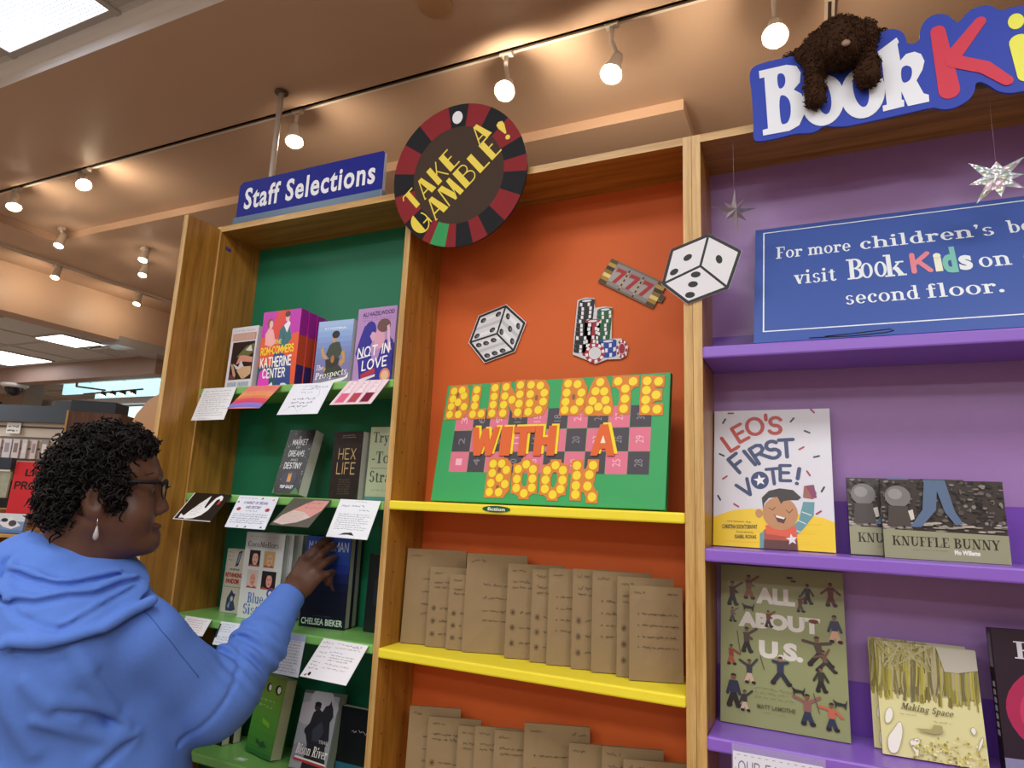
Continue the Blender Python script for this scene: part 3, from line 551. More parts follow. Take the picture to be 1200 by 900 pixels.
for k, lab in enumerate(['white novel with four small face portraits, front copy on the third green shelf', 'white copy directly behind the four-portrait novel', 'rear white copy of the four-portrait novel, next to the hand']):
    book('hardback', lab, GL, (-.5395 + .009 * k, .0747 + .0005 + .0265 * k - .012, 1.1564), .02, .015, .1441, .2374 - .001 * k, .0255, '#d9dbd8', art_I, '#c9cbc8', '#b9bcb6', hard=True)
def art_J(a):
    for i in range(10): a.rect(0, i / 10, 1, i / 10 + .101, ['#0f1020', '#10111f', '#101224', '#10142c', '#121a3c', '#16245c', '#1c3280', '#24449c', '#2a4aa4', '#2a48a0'][i])
    a.fit('MADWOMAN', .06, .84, .95, .95, '#c4d2ea', 'b', bold=.0); a.poly([(.52, .6), (.6, .62), (.68, .58), (.66, .5), (.72, .4), (.66, .42), (.6, .46), (.5, .46), (.46, .52)], '#6a4438'); a.poly([(.54, .57), (.64, .57), (.62, .5), (.54, .48)], '#8a5c48'); a.fit('CHELSEA BIEKER', .04, .03, .95, .1, '#d2e8d8', 'b', bold=.02); a.scrib(.3, .12, .7, .14, 1, '#5a6a8a', 3, .0005)
for k, lab in enumerate(['dark blue hardback under the fingers of the hand on the third green shelf', 'second dark blue copy behind the hardback the hand touches']):
    book('hardback', lab, GL, (-.3183 - .003 * k, .0717 + .032 * k, 1.1564), .137, .0, .1395, .2389, .030, '#121428', art_J, '#10111f', '#b6b8aa', hard=True)
def art_K(a):
    a.rect(0, 0, 1, 1, '#1b2220'); a.poly([(.2, .66), (.4, .74), (.52, .6), (.46, .4), (.5, .3), (.2, .34)], '#2c3438'); a.ell(.4, .82, .12, .06, '#3a4040'); a.ell(.44, .56, .1, .07, '#5a2c28'); a.fit('N', .3, .1, .42, .18, '#7a8486', 's')
book('hardback', 'black hardback in deep shade half hidden by the oak upright, third green shelf', GL, (-.135, .112, 1.1564), .02, .03, .115, .20, .02, '#1b2220', art_K)
def art_L(a):
    for i in range(10): a.rect(0, i / 10, 1, i / 10 + .101, ['#3f8a3a', '#44923a', '#4a9a3a', '#52a23a', '#5aa63c', '#62a63c', '#68a23a', '#6a9a38', '#6c9036', '#6e8636'][i])
    a.ell(.42, .85, .1, .055, '#1c1c18'); a.ell(.45, .85, .055, .04, '#d8dcc8', 12); a.ell(.78, .85, .12, .065, '#1c1c18'); a.ell(.8, .85, .065, .045, '#e2e6d4', 12); a.scrib(.18, .58, .74, .73, 2, '#bfe49a', 7, .0012); a.poly([(.42, .46), (.7, .42), (.72, .36), (.44, .4)], '#8cc832'); a.poly([(.36, .2), (.5, .16), (.62, .19), (.78, .13), (.56, .1), (.44, .13), (.34, .14)], '#245c34'); a.rect(.0, 0, 1, .05, '#2c7a3c')
book('paperback', 'bright green paperback with cartoon eyes beneath the woman\'s sleeve, bottom green shelf', GL, (-.4659, .0739, .8147), -.224, .144, .1205, .1948, .034, '#4a9a3a', art_L, '#3a7a34', '#b9bd98')
def art_M(a):
    a.rect(0, 0, 1, 1, '#9ca0a8'); a.rect(.93, 0, 1, 1, '#5c625c'); a.rect(0, .96, 1, 1, '#5c625c')
    for u, v, r, c in [(.2, .7, .3, '#b8b4bc'), (.7, .8, .25, '#aaaab4'), (.2, .2, .25, '#8f8898'), (.5, .9, .3, '#b4b4bc')]: a.ell(u, v, r, r * .5, c)
    a.poly([(.2, .5), (.3, .58), (.34, .72), (.46, .78), (.56, .74), (.62, .82), (.7, .84), (.74, .9), (.77, .85), (.82, .8), (.86, .7), (.8, .62), (.86, .4), (.8, .3), (.92, .0), (.3, .0), (.34, .3), (.26, .42), (.2, .46)], '#26262c'); a.ell(.42, .8, .085, .055, '#3c2c2a'); a.ell(.42, .835, .085, .03, '#18161a'); a.poly([(.4, .5), (.6, .62), (.7, .5), (.6, .36), (.44, .36)], '#3a3c4a'); a.fit('TRAIL', .62, .34, .86, .385, '#d8d4d0', 'k', w=.14); a.fit('Bison River', .1, .17, .9, .3, '#efece8', 's', rot=-3, shear=.1)
    a.poly([(.1, .155), (.9, .1), (.9, .08), (.1, .13)], '#e9e4e0'); a.poly([(.08, .13), (.9, .075), (.9, .05), (.08, .1)], '#b8383a')
book('paperback', 'grey paperback with a rider on a dark horse, bottom green shelf right of the arm', GL, (-.2828, .0446, .8147), .116, .244, .1161, .1805, .024, '#9ca0a8', art_M, '#6a706a', '#8a9084')
def art_N(a): a.rect(0, 0, 1, 1, '#101318'); a.rect(0, 0, 1, .16, '#2a6a8a'); a.scrib(.3, .6, .9, .72, 1, '#c8d0d4', 4, .001)
book('paperback', 'black paperback with blue foot strip by the oak upright, bottom green shelf', GL, (-.172, .09, .8147), .006, .063, .13, .155, .02, '#101318', art_N)
def art_O(a): a.rect(0, 0, 1, 1, '#1a1614'); a.ell(.5, .4, .3, .2, '#3a2c24'); a.scrib(.2, .75, .8, .9, 2, '#a89a88', 4, .001)
for k, lab in enumerate(['dark paperback beneath the sleeve, leftmost on the bottom green shelf', 'cream edged copy behind the dark leftmost paperback on the bottom green shelf']):
    book('paperback', lab, GL, (-.66 + .012 * k, .07 + .028 * k, .8147), -.03, .03, .115, .16, .026, '#1a1614', art_O, '#1a1614', '#d8d2bc')

# picture books on the lilac shelves
GP = 'picture books facing out on the lilac shelves'
def art_leo(a):
    a.rect(0, 0, 1, 1, '#dcdde4'); a.poly([(0, 0), (1, 0), (1, .2), (.92, .225), (.8, .24), (.6, .25), (.45, .27), (.3, .27), (.15, .25), (0, .2)], '#f3cf1e')
    R = random.Random(4)
    for i in range(14): u = R.random() * .7; v = R.uniform(.02, .2); a.line([(u, v), (u + .25, v + R.uniform(-.01, .02))], '#edc514', .006)
    for u, v, an, c in [(.09, .92, 60, 'k'), (.69, .92, 50, 'k'), (.86, .985, -50, 'r'), (.81, .83, -25, 'k'), (.76, .71, 30, 'r'), (.88, .65, 15, 'k'), (.81, .53, -60, 'r'), (.92, .42, 60, 'k'), (.88, .26, 35, 'r'), (.07, .66, -25, 'k'), (.1, .49, 35, 'r'), (.05, .34, -60, 'k'), (.2, .29, -30, 'r'), (.15, .98, 0, 'r')]:
        d = .022; ca, sa = math.cos(math.radians(an)) * d, math.sin(math.radians(an)) * d * .8; a.line([(u - ca, v - sa), (u + ca, v + sa)], '#22304e' if c == 'k' else '#a8344a', .016)
    def word(s, pos, c, hgt, w=.2):
        for ch, (u, v, an) in zip(s, pos):
            wd = STROKE[ch][0] or .02; hw = hgt * a.h / a.w; hh_ = hgt * (.42 if ch == "'" else 1)
            a.fit(ch, u - wd * hw * .46 - .015, v - hh_ / 2, u + wd * hw * .46 + .015, v + hh_ / 2, c, 'k', w=w if ch != "'" else .3, rot=an)
    word("LEO'S", [(.145, .755, 34), (.235, .825, 30), (.365, .875, 14), (.463, .943, 4), (.545, .88, -6)], '#b8382c', .145); word('FIRST', [(.215, .60, 40), (.318, .638, 38), (.405, .672, 32), (.52, .70, 12), (.635, .71, 3)], '#2b3c6c', .15)
    word('V', [(.285, .415, 34)], '#2b3c6c', .13); a.ell(.405, .475, .077, .064, '#27386c'); st = lambda cu, cv, r_, rot=0: [(cu + r_ * (1 if i % 2 == 0 else .42) * math.cos(math.radians(90 + rot + 36 * i)), cv + r_ * .8 * (1 if i % 2 == 0 else .42) * math.sin(math.radians(90 + rot + 36 * i))) for i in range(10)]
    a.poly(st(.405, .475, .055, 10), '#eef0f4'); word('TE!', [(.52, .505, 6), (.62, .53, 0), (.725, .51, -10)], '#2b3c6c', .13)
    a.poly([(.4, .0), (.4, .08), (.44, .13), (.7, .13), (.71, 0)], '#b4452c'); a.poly([(.41, 0), (.41, .06), (.7, .06), (.7, 0)], '#5a2a28'); a.poly([(.62, .12), (.72, .2), (.76, .33), (.85, .33), (.84, .24), (.76, .15), (.7, .1)], '#5f98a0'); a.poly([(.4, .0), (.4, .1), (.44, .12), (.43, 0)], '#5f98a0')
    for k in range(3): a.line([(.66 + .045 * k, .15 + .055 * k), (.73 + .045 * k, .12 + .06 * k)], '#d8e4e4', .008)
    a.poly([(.45, .1), (.7, .08), (.7, .16), (.45, .16)], '#e05a3c'); a.ell(.57, .245, .145, .115, '#bf8a5c'); a.ell(.395, .24, .03, .03, '#bf8a5c'); a.poly([(.43, .27), (.42, .35), (.48, .4), (.57, .42), (.68, .41), (.745, .36), (.72, .34), (.66, .34), (.6, .33), (.58, .31), (.55, .36), (.48, .35), (.44, .31)], '#2c2422')
    a.line([(.48, .28), (.51, .265), (.53, .285)], '#5a3a28', .007); a.line([(.62, .27), (.645, .25), (.675, .275)], '#5a3a28', .007); a.poly([(.52, .235), (.62, .215), (.6, .175), (.55, .185)], '#5a1f22'); a.poly([(.53, .232), (.61, .216), (.6, .205), (.54, .215)], '#f4f0ec'); a.poly([(.76, .36), (.84, .35), (.87, .39), (.84, .45), (.77, .44)], '#9a5c4c'); a.poly([(.78, .44), (.85, .45), (.87, .36), (.83, .36), (.81, .4)], '#84305c'); a.poly(st(.66, .07, .05, 8), '#e8e8ec'); a.fit('written by', .12, .168, .33, .182, '#6a5414'); a.fit('CHRISTINA SOONTORNVAT', .08, .125, .38, .155, '#4a3a10', bold=.02, rot=2); a.fit('illustrated by', .2, .095, .35, .11, '#6a5414'); a.fit('ISABEL ROXAS', .19, .06, .37, .085, '#4a3a10', bold=.02, rot=2)
book('picture_book', 'large white picture book with red and navy title and a cheering child on yellow', GP, (.7672, .1046, 1.4343), -.030, .153, .2370, .3008, .012, '#dcdde4', art_leo, hard=True)
def art_kn(a):
    a.rect(0, 0, 1, 1, '#3b3532'); R = random.Random(11)
    for i in range(260): a.ell(R.random(), R.uniform(.42, 1), R.uniform(.006, .03), R.uniform(.006, .03), R.choice(['#1f1c1b', '#2a2624', '#55504c', '#6a6460', '#8a847e', '#17181a']), 7)
    for i in range(60): a.ell(R.random(), R.uniform(.36, .46), R.uniform(.02, .06), R.uniform(.006, .014), R.choice(['#b8b0a4', '#9a948a', '#6a645e']), 8)
    a.poly([(0, 0), (1, 0), (1, .34), (0, .36)], '#9a9c7c'); a.ell(.14, .78, .11, .14, '#7d7b7a'); a.ell(.12, .81, .06, .07, '#9a9896', 12); a.poly([(.04, .4), (.06, .66), (.22, .66), (.24, .4)], '#4a4542'); a.poly([(.22, .6), (.26, .62), (.27, .5), (.24, .48)], '#d8d2c8')
    a.poly([(.37, 1), (.54, 1), (.6, .62), (.66, .46), (.6, .44), (.52, .6), (.47, .86), (.45, .62), (.32, .4), (.23, .4), (.34, .62)], '#5b7392'); a.poly([(.24, .4), (.33, .39), (.38, .36), (.25, .36)], '#2a211e')
    a.fit('KNUFFLE BUNNY', .07, .16, .93, .28, '#2a261c', 's', rot=0); a.scrib(.24, .1, .58, .14, 1, '#6a6a50', 2, .0004); a.fit('Mo Willems', .57, .08, .77, .14, '#f0eee4', 'b', bold=.05)
book('picture_book', 'wide dark photo picture book with sage title band, front copy on the middle lilac shelf', GP, (1.0858, .0700, 1.4343), .045, .03, .1976, .1470, .014, '#9a9c7c', art_kn, '#1c1a18', hard=True)
book('picture_book', 'copy of the sage-banded picture book peeking out on the left behind the front one', GP, (1.0300, .0985, 1.4343), .026, .1, .2, .1510, .014, '#9a9c7c', art_kn, '#1c1a18', hard=True)
def art_us(a):
    a.rect(0, 0, 1, 1, '#8f9668'); W = '#dcdad2'
    a.fit('ALL', .3, .76, .62, .865, W, 'b', bold=.06); a.fit('ABOUT', .15, .6, .81, .7, W, 'b', bold=.06); a.fit('U.S.', .32, .42, .67, .53, W, 'b', bold=.06)
    def man(u, v, s, top, leg, lean=0, arms=(35, -35), skin='#7a5240', hair='#1c1614', stance=.25):
        y = s; x = s * a.h / a.w
        for q in (-1, 1): a.line([(u, v + .42 * y), (u + q * stance * x * .6, v)], leg, .022 * s / .1); a.line([(u + q * stance * x * .6, v), (u + q * stance * x * .6 + .012, v)], '#17171c', .018 * s / .1)
        a.poly([(u - .12 * x, v + .4 * y), (u + .12 * x, v + .4 * y), (u + (.13 + lean) * x, v + .78 * y), (u - (.13 - lean) * x, v + .78 * y)], top)
        for an, q in zip(arms, (1, -1)): a.line([(u + (lean + q * .1) * x, v + .74 * y), (u + (lean + q * .1 + .38 * math.cos(math.radians(an))) * x, v + (.74 + .38 * math.sin(math.radians(an))) * y)], top, .014 * s / .1)
        a.ell(u + lean * x, v + .9 * y, .085 * x, .1 * y, skin, 10); a.poly(ell(u + lean * x, v + .93 * y, .095 * x, .08 * y, 8, 0, 180), hair)
    for args in [(.1, .74, .15, '#4a2a20', '#17171c'), (.24, .79, .15, '#6a5038', '#8a5a3c'), (.72, .79, .12, '#2a2c3c', '#17171c', 0, (-60, -120)), (.66, .735, .1, '#5a2c24', '#4a4440'), (.9, .79, .14, '#5a2024', '#5a2024', 0, (-40, -140)), (.1, .63, .09, '#6a5c58', '#4a4040'), (.4, .62, .1, '#6a3428', '#3a3430'), (.92, .57, .16, '#2c3450', '#c9a088', 0, (-70, -110)), (.22, .45, .15, '#4a3c34', '#17171c'), (.09, .36, .12, '#8a3a2c', '#a0503c', 0, (-30, -60)), (.8, .42, .17, '#4a3a34', '#17171c', -.1, (10, 170), '#7a5240', '#1c1614', .6), (.84, .39, .12, '#6a4c40', '#2a2624', -.1, (60, 200), '#7a5240', '#1c1614', .7), (.24, .26, .14, '#2c3444', '#c9b09c', 0, (50, 150)), (.8, .27, .14, '#2c3028', '#17191c', 0, (-60, -120)), (.11, .11, .19, '#1f2a4c', '#17171c', 0, (-75, -105)), (.2, .09, .12, '#2a2a30', '#c9b09c', 0, (40, -110)), (.69, .07, .17, '#8a5c54', '#22304c', 0, (30, 160)), (.87, .06, .15, '#c0644c', '#22304c', 0, (-40, 170)), (.49, .28, .16, '#22304c', '#1c2438', 0, (170, 10), '#a06a54', '#2a1a16', .5)]: man(*args)
    for u, v, c in [(.23, .72, '#1c1c20'), (.62, .24, '#17171c'), (.93, .2, '#1b2430')]: a.poly([(u - .05, v + .035), (u - .02, v + .02), (u + .04, v + .015), (u + .06, v + .04), (u + .05, v + .005), (u + .045, v - .02), (u + .03, v), (u - .02, v), (u - .03, v - .02), (u - .035, v + .01)], c)
    for u0, v0, u1, v1 in [(.14, .57, .17, .42), (.36, .35, .33, .43), (.74, .25, .78, .14)]: a.line([(u0, v0), (u1, v1)], '#4a4438', .006)
    a.ell(.58, .94, .03, .008, '#3a3a30', 8); a.ell(.61, .92, .025, .007, '#3a3a30', 8); a.ell(.76, .68, .04, .012, '#6a2c20', 10); a.scrib(.28, .17, .6, .25, 3, '#5e6444', 3, .0005); a.fit('MATT LAMOTHE', .3, .115, .6, .14, '#565c3c', 'b', bold=.02); a.scrib(.34, .08, .58, .11, 1, '#6a704c', 6, .0004)
book('picture_book', 'tall olive green picture book scattered with tiny people, lower lilac shelf', GP, (.7775, .1000, 1.0869), -.02, .138, .2365, .3100, .012, '#8f9668', art_us, '#7c8258', hard=True)
def art_mk(a):
    a.rect(0, 0, 1, 1, '#dcd79c'); R = random.Random(3); a.rect(0, .55, 1, 1, '#b8b38c')
    for i in range(170):
        u = R.random(); v1 = R.uniform(.72, 1.0); v0 = R.uniform(.47, .64); c = R.choice(['#8c8330', '#a39a3c', '#7a7030', '#b5aa48', '#6e6840', '#a8a078']); pts = [(u, v1), (u - .012, (v1 + v0) / 2), (u - .02 + R.uniform(-.02, .02), v0)]
        if v1 > .82 and u > .66: v1 = .8; pts = [(u, .8), (u - .01, .66), (u - .01, v0)]
        a.line(pts, c, R.uniform(.012, .03))
    for i in range(40): a.line([(R.random() * .6, 1), (R.random() * .6, R.uniform(.75, .9))], R.choice(['#9a9458', '#8f8854', '#a8a070']), .014)
    a.poly([(.62, .99), (1, .99), (1, .82), (.9, .8), (.8, .78), (.68, .78)], '#b4b0a0'); a.fit('Making Space', .22, .385, .72, .46, '#5a5636', 's', rot=-2, shear=.3); a.scrib(.2, .36, .42, .38, 1, '#8a8458', 2, .0004); a.scrib(.52, .33, .74, .35, 1, '#8a8458', 5, .0004)
    for pts in [[(.06, .02), (.05, .14), (.12, .22), (.2, .32), (.22, .22), (.18, .1), (.14, .02)], [(.04, .28), (.06, .38), (.12, .42), (.14, .34), (.08, .26)], [(.26, .15), (.38, .19), (.36, .1), (.34, .0), (.3, .08)], [(.86, .3), (.9, .26), (.92, .32), (.88, .34)], [(.9, .12), (.96, .2), (.98, .28), (.93, .22)]]: q_ = smooth_poly(pts, 2); a.poly(q_, '#f0eee2'); a.line(q_ + [q_[0]], '#a8a478', .006)
    for i in range(120): u = R.uniform(.3, .98); v = R.uniform(0, .26) * (.5 + u / 2); a.ell(u, v, R.uniform(.006, .018), R.uniform(.005, .014), R.choice(['#c9bc48', '#b0a440', '#e4d870', '#8f8838', '#f0eab0']), 7)
    a.poly([(.34, .26), (.5, .27), (.52, .31), (.6, .31), (.6, .25), (.52, .23), (.4, .24)], '#a8a06a')
book('picture_book', 'pale yellow picture book with hanging willow fronds, front copy on the lower lilac shelf', GP, (1.0636, .0653, 1.0869), .042, .186, .1611, .1922, .012, '#dcd79c', art_mk, '#b8b060', '#d8d4b0', hard=True)
book('picture_book', 'copy of the willow picture book showing at the left and top behind the front one', GP, (1.0525, .0980, 1.0869), -.0, .14, .1585, .1935, .010, '#cfca94', art_mk, '#8f8a58', '#d8d4b0', hard=True)
def art_rt(a):
    a.rect(0, 0, 1, 1, '#2a1c2c'); a.ell(.75, .45, .7, .38, '#b02c58', 40); a.ell(.75, .43, .6, .32, '#cc3c68', 40); a.ell(.6, .3, .25, .12, '#e89aa8'); a.rect(0, 0, 1, .12, '#8a8aa8'); a.fit('E', .16, .8, .3, .92, '#d8d8e0', 's')
b = book('picture_book', 'black and crimson book at the right edge of the photo on the lower lilac shelf', GP, (1.246, .062, 1.0869), .15, .06, .2, .236, .022, '#2a1c2c', art_rt, '#1c141c', hard=True)
g = G(); a = Art(g, .2, .0216)
a.xf = None; R = random.Random(9)
for k in range(7): z = .06 + k * .013; g.add([(-.0004, .006, z), (-.0004, .016, z), (-.0004, .016, z + .009), (-.0004, .006, z + .009)], [(3, 2, 1, 0)], M('#8a8490'))
g.add([(-.0005, .004, .17), (-.0005, .019, .17), (-.0005, .019, .225), (-.0005, .004, .228)], [(3, 2, 1, 0)], M('#6a6068')); g.obj('spine_print', b)

# kraft-wrapped books
KR = '#917b5b'
def kraft(i, label, X_, Y_, Z_, w, h, yaw, lean, t=.0105, marks=0, group='kraft-wrapped books on the yellow shelves'):
    g = G(); m = M(KR, .75, .25, noise=.06, nscale=25, bump=.12, bscale=40); R = random.Random(100 + i)
    j = lambda: R.uniform(-.0008, .0008)
    nx, nz = 5, 7; vs = []; fs = []
    for yy in (0, t):
        for b in range(nz + 1):
            for c in range(nx + 1):
                edge = b in (0, nz) or c in (0, nx); vs.append((w * c / nx + (0 if edge else j()), yy + (0 if edge else (j() if yy == 0 else -abs(j()))) + (.0012 if edge and yy == 0 else (-.0012 if edge else 0)), h * b / nz))
    N = (nx + 1) * (nz + 1); q = lambda k, b, c: k * N + b * (nx + 1) + c
    for b in range(nz):
        for c in range(nx): fs.append((q(0, b, c), q(0, b, c + 1), q(0, b + 1, c + 1), q(0, b + 1, c))); fs.append((q(1, b + 1, c), q(1, b + 1, c + 1), q(1, b, c + 1), q(1, b, c)))
    for b in range(nz): fs.append((q(0, b + 1, 0), q(1, b + 1, 0), q(1, b, 0), q(0, b, 0))); fs.append((q(0, b, nx), q(1, b, nx), q(1, b + 1, nx), q(0, b + 1, nx)))
    for c in range(nx): fs.append((q(0, 0, c + 1), q(0, 0, c), q(1, 0, c), q(1, 0, c + 1))); fs.append((q(0, nz, c), q(0, nz, c + 1), q(1, nz, c + 1), q(1, nz, c)))
    g.add(vs, fs, m, False); a = Art(g, w, h, -.0014, rough=.7); ink = '#4a3d2e'
    a.scrib(.08, .9, .34, .96, 1, ink, i, .0008)
    if marks == 0:
        for k, v in enumerate((.66, .53, .4, .3)): a.scrib(.3, v, .95, v + .05, 1, ink, i * 9 + k, .0009)
    elif marks == 1:
        for k, v in enumerate((.48, .32, .16)):
            for an in range(4): ca, sa = math.cos(an * .785), math.sin(an * .785); a.line([(.12 - .05 * ca, v - .035 * sa), (.12 + .05 * ca, v + .035 * sa)], ink, .008)
            a.scrib(.24, v - .02, .92, v + .03, 1, ink, i * 7 + k, .001)
        a.scrib(.1, .72, .6, .84, 2, ink, i, .0009)
    else:
        a.scrib(.72, .9, .95, .96, 1, ink, i + 3, .0008)
        for k, v in enumerate((.68, .56, .44, .33)): a.ell(.17, v + .02, .012, .008, ink, 8); a.scrib(.24, v, .94, v + .045, 1, ink, i * 5 + k, .001)
    o = g.obj('wrapped_book', None, (X_, Y_, Z_ + t * math.sin(lean) + .0012), (-lean, 0, yaw)); tag(o, label, 'wrapped book', group); return o
U = 1.1517
upper = [(.0148, .066, .1544, .2295, 0, 'tall brown paper parcel book at the left end of the upper wrapped row'), (.0862, .0685, .125, .1892, 1, 'second wrapped book from the left in the upper row, with starred list'), (.1434, .069, .125, .175, 1, 'shortest wrapped book in the upper row, third from the left'),
 (.1873, .070, .150, .2287, 0, 'wide tall wrapped book with four handwritten lines, fourth in the upper row'), (.2988, .073, .133, .212, 1, 'fifth wrapped book from the left in the upper row, right after the wide tall one'), (.3640, .0705, .12, .2035, 1, 'sixth wrapped book from the left in the upper row'), (.4061, .068, .12, .2096, 2, 'seventh wrapped book from the left in the upper row'),
 (.4652, .066, .125, .2127, 1, 'eighth wrapped book from the left in the upper row'), (.5132, .062, .130, .2121, 2, 'third wrapped book from the right end of the upper row'), (.5708, .059, .122, .2049, 1, 'second wrapped book from the right end of the upper row, mostly covered'), (.6020, .0445, .112, .190, 2, 'front wrapped book with bullet list at the right end of the upper row')]
for i, (x, y, w, h, mk, lab) in enumerate(upper): kraft(i, lab, x, y, U, w, h, .33 if i else .3, .055, .0105, mk)
lower = [(.0500, .071, .1272, .2053, 0, 'wrapped book in the left corner of the lower row, partly shaded'), (.1050, .071, .1293, .1896, 1, 'second wrapped book from the left in the lower row'), (.1865, .0735, .13, .1815, 1, 'third wrapped book from the left in the lower row'), (.2320, .072, .13, .1887, 1, 'fourth wrapped book from the left in the lower row'), (.2830, .071, .13, .1891, 1, 'fifth wrapped book from the left in the lower row, left of the tallest'),
 (.3560, .0735, .1472, .2155, 2, 'tallest wrapped book of the lower row, with marks in both top corners'), (.4620, .0765, .13, .1911, 0, 'wrapped book directly right of the tallest one in the lower row'), (.5370, .0765, .13, .1981, 1, 'second wrapped book from the right end of the lower row'), (.5850, .072, .135, .1828, 1, 'rightmost wrapped book of the lower row, cut by the photo edge')]
for i, (x, y, w, h, mk, lab) in enumerate(lower): kraft(20 + i, lab, x, y, .8021, w, h, .33, .055, .0105, mk)
# ---------------------------------------------------------------- handwritten shelf cards
INK = '#3a3a48'
def card(label, X_, Z_, w, h, tilt, ro, base, art):
    g = G(); g.box(0, w, 0, .0008, -h, 0, M(base, .3)); a = Art(g, w, h, 0, 0, -h, rough=.3); art(a)
    o = g.obj('shelf_card', None, (X_, -.0062, Z_), (-tilt, -ro, 0)); tag(o, label, 'card', 'handwritten cards under the green shelves'); return o
def k1(a): a.scrib(.08, .86, .9, .95, 1, '#6a6a74', 1); a.scrib(.08, .12, .94, .84, 11, INK, 2, .0006); a.scrib(.2, .03, .6, .08, 1, '#8a8a92', 5, .0005)
def k2(a):
    for i, c in enumerate(['#7a7ad8', '#9a7ad0', '#d8486a', '#e0566c', '#ea8a5c', '#f0a468', '#f0a07a', '#f08a7a', '#ee8478', '#ee8a80']): a.poly([(0, i / 10)] + [(u, i / 10 + .06 * math.sin(u * 3.1)) for u in (.2, .4, .6, .8)] + [(1, i / 10), (1, 1), (0, 1)], c)
    a.scrib(.12, .5, .92, .95, 5, '#a8403c', 6, .0006)
def k3(a): a.scrib(.3, .66, .74, .96, 3, INK, 3, .0007); a.scrib(.5, .8, .95, .94, 1, '#8a94b8', 8, .0014); a.scrib(.2, .2, .8, .55, 3, '#26263a', 4, .0014); a.line([(.5, .1), (.8, .6), (.72, .9)], '#b8bcd0', .01); a.line([(.1, .1), (.3, .3), (.5, .05)], '#c4c8d8', .01)
def k4(a):
    for u, c in ((.16, '#e0688a'), (.46, '#b84a58'), (.76, '#7a2038')):
        a.poly([(u - .04, .95), (u + .1, .95), (u + .1, .6), (u + .14, .5), (u + .14, .06), (u - .08, .06), (u - .08, .5), (u - .04, .6)], '#f8e4ec'); a.line([(u - .04, .95), (u + .1, .95), (u + .1, .6), (u + .14, .5), (u + .14, .06), (u - .08, .06), (u - .08, .5), (u - .04, .6), (u - .04, .95)], '#c890a4', .012); a.rect(u - .07, .08, u + .13, .46, c); a.scrib(u - .03, .66, u + .1, .92, 2, '#7a3050', 5, .0006)
def k5(a):
    a.rect(0, 0, 1, .03, '#d8d8d8'); a.rect(0, 0, .025, 1, '#e8e8e8'); a.poly([(.2, .1), (.26, .3), (.38, .62), (.52, .92), (.55, .7), (.57, .48), (.62, .46), (.64, .62), (.68, .84), (.76, .95), (.84, .9), (.88, .78), (.84, .72), (.8, .82), (.74, .78), (.73, .6), (.72, .4), (.64, .2), (.5, .08), (.3, .04)], '#f6f6f6'); a.poly([(.1, .22), (.22, .14), (.3, .08), (.12, .06)], '#f2f2f2'); a.poly([(.82, .74), (.88, .76), (.87, .62), (.82, .6)], '#d8402c'); a.scrib(.32, .2, .56, .7, 7, '#5a5a64', 3, .0006)
def k6(a):
    a.scrib(.06, .9, .5, .97, 1, '#4a4a58', 1, .0006); a.fit('A MARKET OF DREAMS', .2, .74, .8, .83, '#3a2a7a', 'k', w=.22); a.fit('AND DESTINY', .3, .6, .68, .69, '#3a2a7a', 'k', w=.22); a.scrib(.34, .5, .64, .57, 1, INK, 4, .0008); a.ell(.14, .58, .06, .06, '#c8384a', 8); a.ell(.86, .58, .06, .06, '#c8384a', 8); a.ell(.14, .58, .025, .025, '#3a2a2a', 8); a.ell(.86, .58, .025, .025, '#3a2a2a', 8); a.scrib(.06, .14, .94, .46, 5, '#2c3a7a', 7, .0008)
    for u, v, c in [(.05, .8, '#26262c'), (.62, .93, '#26262c'), (.9, .9, '#d88a4a'), (.5, .05, '#26262c'), (.88, .06, '#26262c'), (.3, .05, '#8a8a9a')]: a.poly([(u - .03, v - .03), (u + .03, v - .02), (u + .01, v + .04)], c)
def k7(a):
    a.rect(.0, .0, 1, 1, '#5c5a50'); a.poly([(.02, .1), (.1, .36), (.3, .62), (.46, .82), (.6, .94), (.98, .95), (.98, .6), (.84, .34), (.6, .14), (.3, .04)], '#d99a92'); a.poly([(.02, .1), (.1, .36), (.3, .55), (.6, .5), (.84, .34), (.6, .14), (.3, .04)], '#d9c4bc'); a.scrib(.15, .12, .7, .5, 8, '#a88a84', 9, .0006); a.scrib(.5, .62, .95, .92, 2, '#b04a4a', 3, .0014)
def k8(a): a.scrib(.4, .93, .7, .98, 1, INK, 3, .0005); a.scrib(.1, .78, .74, .9, 1, '#4a5a9a', 2, .0011); a.scrib(.56, .7, .84, .76, 1, '#4a5a9a', 4, .0009); a.scrib(.1, .2, .92, .64, 8, INK, 5, .0006); a.poly([(.28, .07), (.4, .13), (.58, .15), (.66, .07), (.5, .09)], '#17171a')
def k9(a): a.scrib(.1, .1, .9, .9, 6, '#a85a5a', 8, .0006)
def k10(a): a.scrib(.05, .55, .42, .95, 4, '#5a6a9a', 3, .0006); a.scrib(.5, .5, .95, .95, 5, '#6a7a9a', 4, .0006); a.scrib(.05, .08, .45, .42, 3, '#5a7ab0', 5, .0006); a.rect(0, .3, .04, .9, '#2a3048')
def k11(a): a.rect(.0, .85, 1, 1, '#b4c2e4'); a.scrib(.08, .06, .94, .86, 11, INK, 6, .0006)
